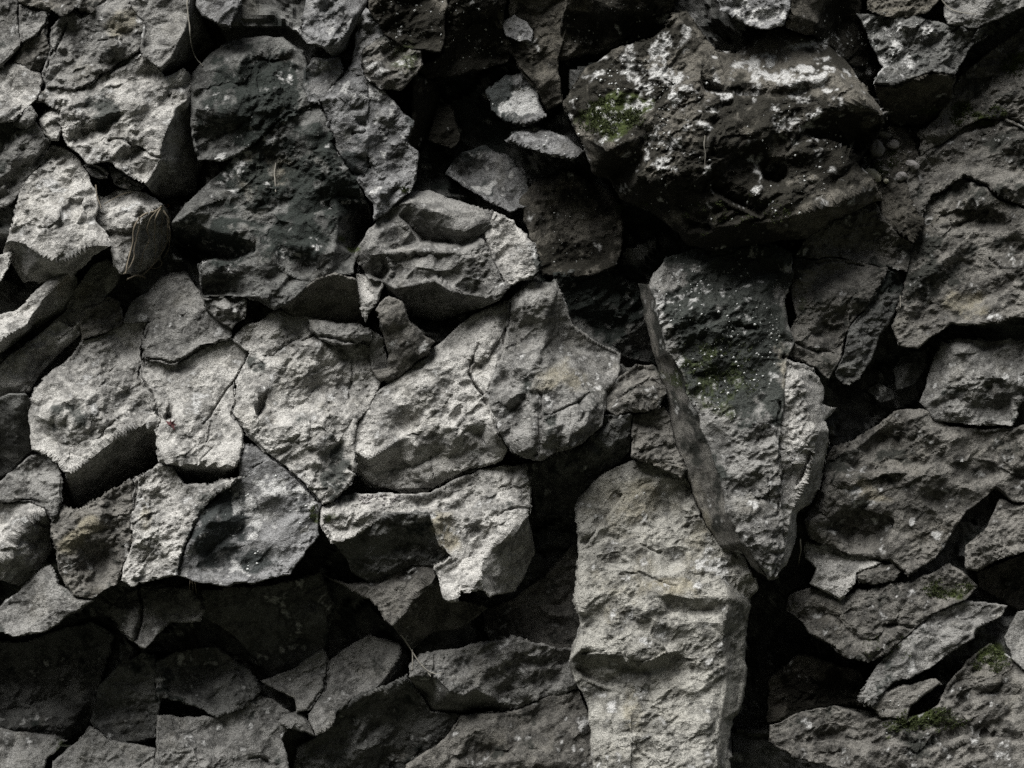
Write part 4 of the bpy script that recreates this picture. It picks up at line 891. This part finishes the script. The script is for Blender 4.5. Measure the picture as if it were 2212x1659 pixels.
def tube(name, pts, r0, r1, mat, parent=None, lift=None, sides=5, wob=2.0):
    """a thin root or strand; pts in face coordinates (x, y, h); h None = lies on the stone."""
    P = []
    for k in range(len(pts)-1):
        a, b = pts[k], pts[k+1]
        n = max(3, int(math.hypot(a[0]-b[0], a[1]-b[1])/7))
        for i in range(n):
            t = i/n
            P.append((a[0]*(1-t)+b[0]*t, a[1]*(1-t)+b[1]*t, a[2]*(1-t)+b[2]*t))
    P.append(pts[-1])
    A = np.array(P, float)
    for _ in range(4): A[1:-1] = (A[:-2] + 2*A[1:-1] + A[2:])/4
    s = rng.integers(0, 9999)
    q = np.arange(len(A))/3.0
    A[:, 0] += wob*vnoise2(q, q*0+s, 3); A[:, 1] += 0.5*wob*vnoise2(q, q*0+s, 4)
    W = [w3(*a) for a in A]
    V, F = [], []
    n = len(W)
    for i, p in enumerate(W):
        d = (W[min(i+1, n-1)] - W[max(i-1, 0)]).normalized()
        u = d.cross(Vector((0.3, 1, 0.2))).normalized(); v = d.cross(u)
        r = (r0*(1-i/(n-1)) + r1*i/(n-1))*K*(1+0.25*math.sin(i*1.7+s))
        for k in range(sides):
            an = 2*math.pi*k/sides
            V.append(p + u*math.cos(an)*r + v*math.sin(an)*r)
    for i in range(n-1):
        for k in range(sides):
            a, b = i*sides+k, i*sides+(k+1) % sides
            F += [(a, b, b+sides), (a, b+sides, a+sides)]
    c0 = W[0]
    o = mesh_obj(name, np.array([(v-c0)[:] for v in V]), np.array(F), mat, smooth=True)
    o.location = c0
    if parent is not None:
        o.parent = parent; o.location = c0 - parent.location
    return o

def on(x, y, up=3): return (x, y, zat(x, y)+up)
def front(x, y, up=6, r=4):
    i = int((y-ZY0)/ZS); j = int((x-ZX0)/ZS)
    return (x, y, float(ZMAP[max(0, i-r):i+r+1, max(0, j-r):j+r+1].max())+up)

tag(tube('hanging_root', [front(405,-30), front(407,40), front(411,80), front(420,118), on(436,142)], 1.7, 1.0, M_STRAND),
    'pale thread-like root hanging beside the triangular block at the top', 'root')
tag(tube('hanging_root', [front(1521,292,2), front(1522,320,2), front(1523,362,2)], 1.3, .9, M_STRAND), 'fine pale hair root on the front of the mossy boulder', 'root')
tag(tube('hanging_root', [on(2028,-10), on(2045,14), on(2070,28), on(2110,31)], 1.4, .9, M_STRAND), 'curved pale root at the top right corner', 'root')
tag(tube('hanging_root', [front(1730,1165,2), front(1728,1195,2), front(1725,1230,2), on(1727,1262)], 1.5, 1.0, M_STRAND), 'straight dim root hanging in the gap below the wedge tip', 'root')
tag(tube('hanging_root', [on(595,352), on(594,380), on(594,415)], 1.4, 1.0, M_STRAND), 'short straight pale root on the wide dark mottled face', 'root')
tag(tube('hanging_root', [on(1945,640,6), on(1942,655,6), on(1946,664,6)], 1.3, 1.0, M_STRAND), 'tiny curled pale root on the slim dark block right of the wedge', 'root')

web = bpy.data.objects.new('twig', None); COL.objects.link(web); web.location = w3(*front(868,1372))
tag(web, 'thin forked pale twig hanging beside the V-shaped rock edge', 'twig')
tube('stem', [front(868,1372), front(888,1402), front(904,1430), front(925,1452), front(945,1457), front(952,1453)], 1.5, .9, M_STRAND, web)
tube('branch', [front(889,1404), front(890,1425), front(889,1447)], 1.3, .9, M_STRAND, web)
tube('branch', [front(926,1453), front(930,1462)], 1.2, .8, M_STRAND, web)

tang = bpy.data.objects.new('root_tangle', None); COL.objects.link(tang); tang.location = w3(*on(320,450))
tag(tang, 'tangle of brown dead roots hanging over the cracked block at left', 'roots')
for pts, r in [([(352,446),(340,455),(310,462),(292,490),(286,530),(270,590)], 2.2), ([(350,450),(334,470),(330,520),(338,560)], 1.8),
               ([(352,455),(366,480),(362,520),(350,545),(330,572),(300,600)], 2.0), ([(335,455),(318,480),(322,520),(310,545),(300,580)], 1.6),
               ([(300,470),(296,520),(288,560),(268,592)], 1.7), ([(330,560),(345,556),(352,570),(340,584),(322,578)], 1.3), ([(345,450),(352,500),(348,540)], 1.2),
               ([(225,440),(240,430),(262,420),(285,414)], 1.2), ([(205,400),(212,430),(218,450)], 1.2), ([(310,600),(296,590),(272,602)], 2.4), ([(358,470),(372,500),(366,540),(352,560)], 1.3)]:
    tube('root', [front(x, y, 5, 2) for x, y in pts], r, r*.6, M_ROOT, tang, wob=3.5)
hang = bpy.data.objects.new('root_wisp', None); COL.objects.link(hang); hang.location = w3(*front(415,1258))
tag(hang, 'wisp of fine roots dangling below the bluish lichen block', 'roots')
for dx in (0, 5, 9): tube('root', [front(412+dx,1254,-6), front(410+dx*1.4,1268,-8), front(409+dx*1.5,1282,-10)], .9, .5, M_ROOT, hang)

def leaf(name, label, x, y, size, mat, rot, pts, tilt):
    h = zat(x, y) + 5
    V = [(0, 0, 0)] + [(math.cos(a)*r, 0.12*math.sin(a*3), math.sin(a)*r) for a, r in pts]
    n = len(pts); F = [(0, 1+(i+1) % n, 1+i) for i in range(n)]
    V2 = [(p[0], p[1]+0.05, p[2]) for p in V]; m = len(V)
    F += [(a+m, c+m, b+m) for a, b, c in F] + [(1+i, 1+(i+1) % n, m+1+i) for i in range(n)] + [(1+(i+1) % n, m+1+(i+1) % n, m+1+i) for i in range(n)]
    o = mesh_obj(name, np.array(V+V2)*size*K, np.array(F), mat)
    o.location = w3(x, y, h); o.rotation_euler = (tilt, rot, 0)
    return tag(o, label, 'leaf')
maple = []
for k, (r1) in enumerate((1.0, .85, 1.05, .85, 1.0, .55, .55)):
    a = math.radians(-30 + k*52)
    maple += [(a-.28, .42), (a-.1, r1*.8), (a, r1), (a+.1, r1*.8)]
leaf('maple_leaf', 'small dark red lobed leaf lying on the brightest shield-shaped slab', 370, 917, 14, M_LEAF_RED, .5, maple, .4)
leaf('dead_leaf', 'curled orange leaf caught above the root tangle', 362, 449, 11, M_LEAF_ORANGE, .2, [(t*math.pi/5, .8 if t % 2 else 1) for t in range(10)], .6)

def pebble(label, x, y, rx, ry, rz, rot, mat, seed):
    th = np.linspace(0, math.pi, 9); ph = np.linspace(0, 2*math.pi, 15)[:-1]
    V = np.array([(math.sin(t)*math.cos(p), math.cos(t), math.sin(t)*math.sin(p)) for t in th for p in ph])
    d = 1 + 0.16*planes(V[:, 0]*2+seed, V[:, 2]*2+V[:, 1], 1.0, seed) + 0.12*vnoise(V[:, 0]*2+seed, V[:, 1]*2, V[:, 2]*2, seed)
    V = V*d[:, None]*np.array([rx, rz, ry])*K
    n = len(ph); F = []
    for i in range(len(th)-1):
        for j in range(n):
            a, b = i*n+j, i*n+(j+1) % n
            F += [(a, b+n, b), (a, a+n, b+n)]
    o = mesh_obj('pebble', V, np.array(F), mat)
    o.location = w3(x, y, zat(x, y) + rz*0.35); o.rotation_euler = (-.3, rot, 0)
    return tag(o, label, 'pebble', 'loose stones in the rubble pocket')
pebble('cream flat oval pebble resting right of the mossy boulder', 1886, 378, 21, 13, 9, .55, M_PEB_WHITE, 3)
pebble('light grey angular pebble right of the cream oval one', 1945, 381, 15, 10, 9, -.3, M_PEB_GREY, 5)
pebble('grey pebble on the far right side of the rubble pocket', 1972, 356, 16, 9, 9, .5, M_PEB_GREY, 7)
pebble('largest grey stone of the rubble pocket, tucked beside the boulder', 1894, 322, 17, 22, 14, .1, M_PEB_GREY, 9)
pebble('round grey stone second from the boulder in the rubble pocket', 1930, 312, 14, 12, 10, 0, M_PEB_GREY, 12)
pebble('grey stone at the top of the rubble pocket', 1912, 292, 18, 8, 9, .3, M_PEB_GREY, 15)
pebble('tiny white pebble below the cream oval one', 1914, 391, 6, 5, 5, 0, M_PEB_WHITE, 17)

def scatter(name, label, cat, regions, mat, shape):
    V, F = [], []
    for (x0, y0, rx, ry, n, smin, smax) in regions:
        k = 0; tries = 0
        while k < n and tries < n*6:
            tries += 1
            a = rng.uniform(0, 2*math.pi); r = math.sqrt(rng.uniform(0, 1))
            x = x0 + rx*r*math.cos(a); y = y0 + ry*r*math.sin(a)
            if vnoise2(np.array([x/28]), np.array([y/28]), 909)[0] < rng.uniform(-.6, .5): continue
            i = int((y-ZY0)/ZS); j = int((x-ZX0)/ZS)
            if not (0 < i < ZN[0]-1 and 0 < j < ZN[1]-1): continue
            nb = ZMAP[i-1:i+2, j-1:j+2]
            if nb.max()-nb.min() > 16: continue
            k += 1
            shape(V, F, w3(x, y, ZMAP[i, j]+0.5), smin + (smax-smin)*rng.uniform(0, 1)**3)
    o = mesh_obj(name, np.array(V), np.array(F), mat)
    return tag(o, label, cat, None, 'stuff')
def crumb(V, F, p, s):
    b = len(V); s *= K
    for q in range(6):
        a = q*math.pi/3 + rng.uniform(-.3, .3); r = s*rng.uniform(.6, 1.15)
        V.append((p.x + r*math.cos(a), p.y + .002, p.z + r*math.sin(a)))
    V.append((p.x, p.y - s*0.7, p.z + s*.2))
    for q in range(6): F.append((b+q, b+(q+1) % 6, b+6))
def tuft(V, F, p, s):
    s *= K
    for q in range(7):
        b = len(V); a = rng.uniform(0, 2*math.pi); t = rng.uniform(.3, 1.0)
        d = Vector((math.cos(a)*t, -rng.uniform(.3, 1.0), math.sin(a)*t*.7 + .35))
        sd = Vector((-math.sin(a), 0, math.cos(a)))*s*.22
        o = p + Vector((rng.uniform(-1, 1), 0, rng.uniform(-1, 1)))*s*.7
        V += [tuple(o-sd), tuple(o+sd), tuple(o+d*s)]
        F.append((b, b+1, b+2))
scatter('lichen_specks', 'white lichen specks sprinkled over the mossy rocks', None, [
    (1360,230,140,110,150,.9,4.2),(1560,330,280,180,170,.9,3.6),(1560,720,130,190,260,.9,4.0),(1500,600,120,60,50,.9,3.6),(900,60,110,80,80,.9,3.6),(1030,120,90,130,60,.9,3.2),
    (1820,100,70,100,45,.9,3.0),(1320,60,120,60,50,.9,3.2),(1180,560,120,110,40,.9,2.6),(1200,310,60,40,22,.9,3.4),(1240,420,60,60,26,.9,2.6),(560,1120,110,120,60,.9,4.2),
    (720,1140,60,50,24,.9,3),(1750,120,130,70,60,.9,3.6),(1930,100,80,80,50,.9,3.4),(560,250,140,110,40,.9,2.4),(1700,660,40,100,40,.9,3.0),(1400,1080,120,70,8,1,3),
    (1930,1540,130,60,24,.9,2.4),(2100,300,110,120,30,.9,2.2)], M_SPECK, crumb)
scatter('moss', 'green moss growing in soft patches on the ledges', None, [
    (1330,245,80,34,420,3,8),(1300,262,60,30,200,3,7),(1375,455,45,18,90,2,6),(1540,800,110,80,240,2,6),(2195,135,34,28,150,3,7),(2095,245,80,24,260,3,7),
    (2140,1422,46,30,220,3,7),(2050,1272,56,22,200,3,7),(2015,1552,80,28,300,3,7),(1940,1568,34,12,80,3,7),(765,530,12,14,26,2,6),(690,1108,22,18,50,2,6),
    (1890,345,50,40,120,2,6),(880,400,16,20,40,2,6),(1920,1400,60,30,60,2,5),(1590,470,120,50,140,2,6)], M_MOSS, tuft)
scatter('gravel', 'fine grey crumbs of rock lying on the lit ledge', None, [(818,1078,45,12,90,2,5),(250,395,40,14,30,2,6),(1940,340,50,60,60,2,6)], M_PEB_GREY, crumb)
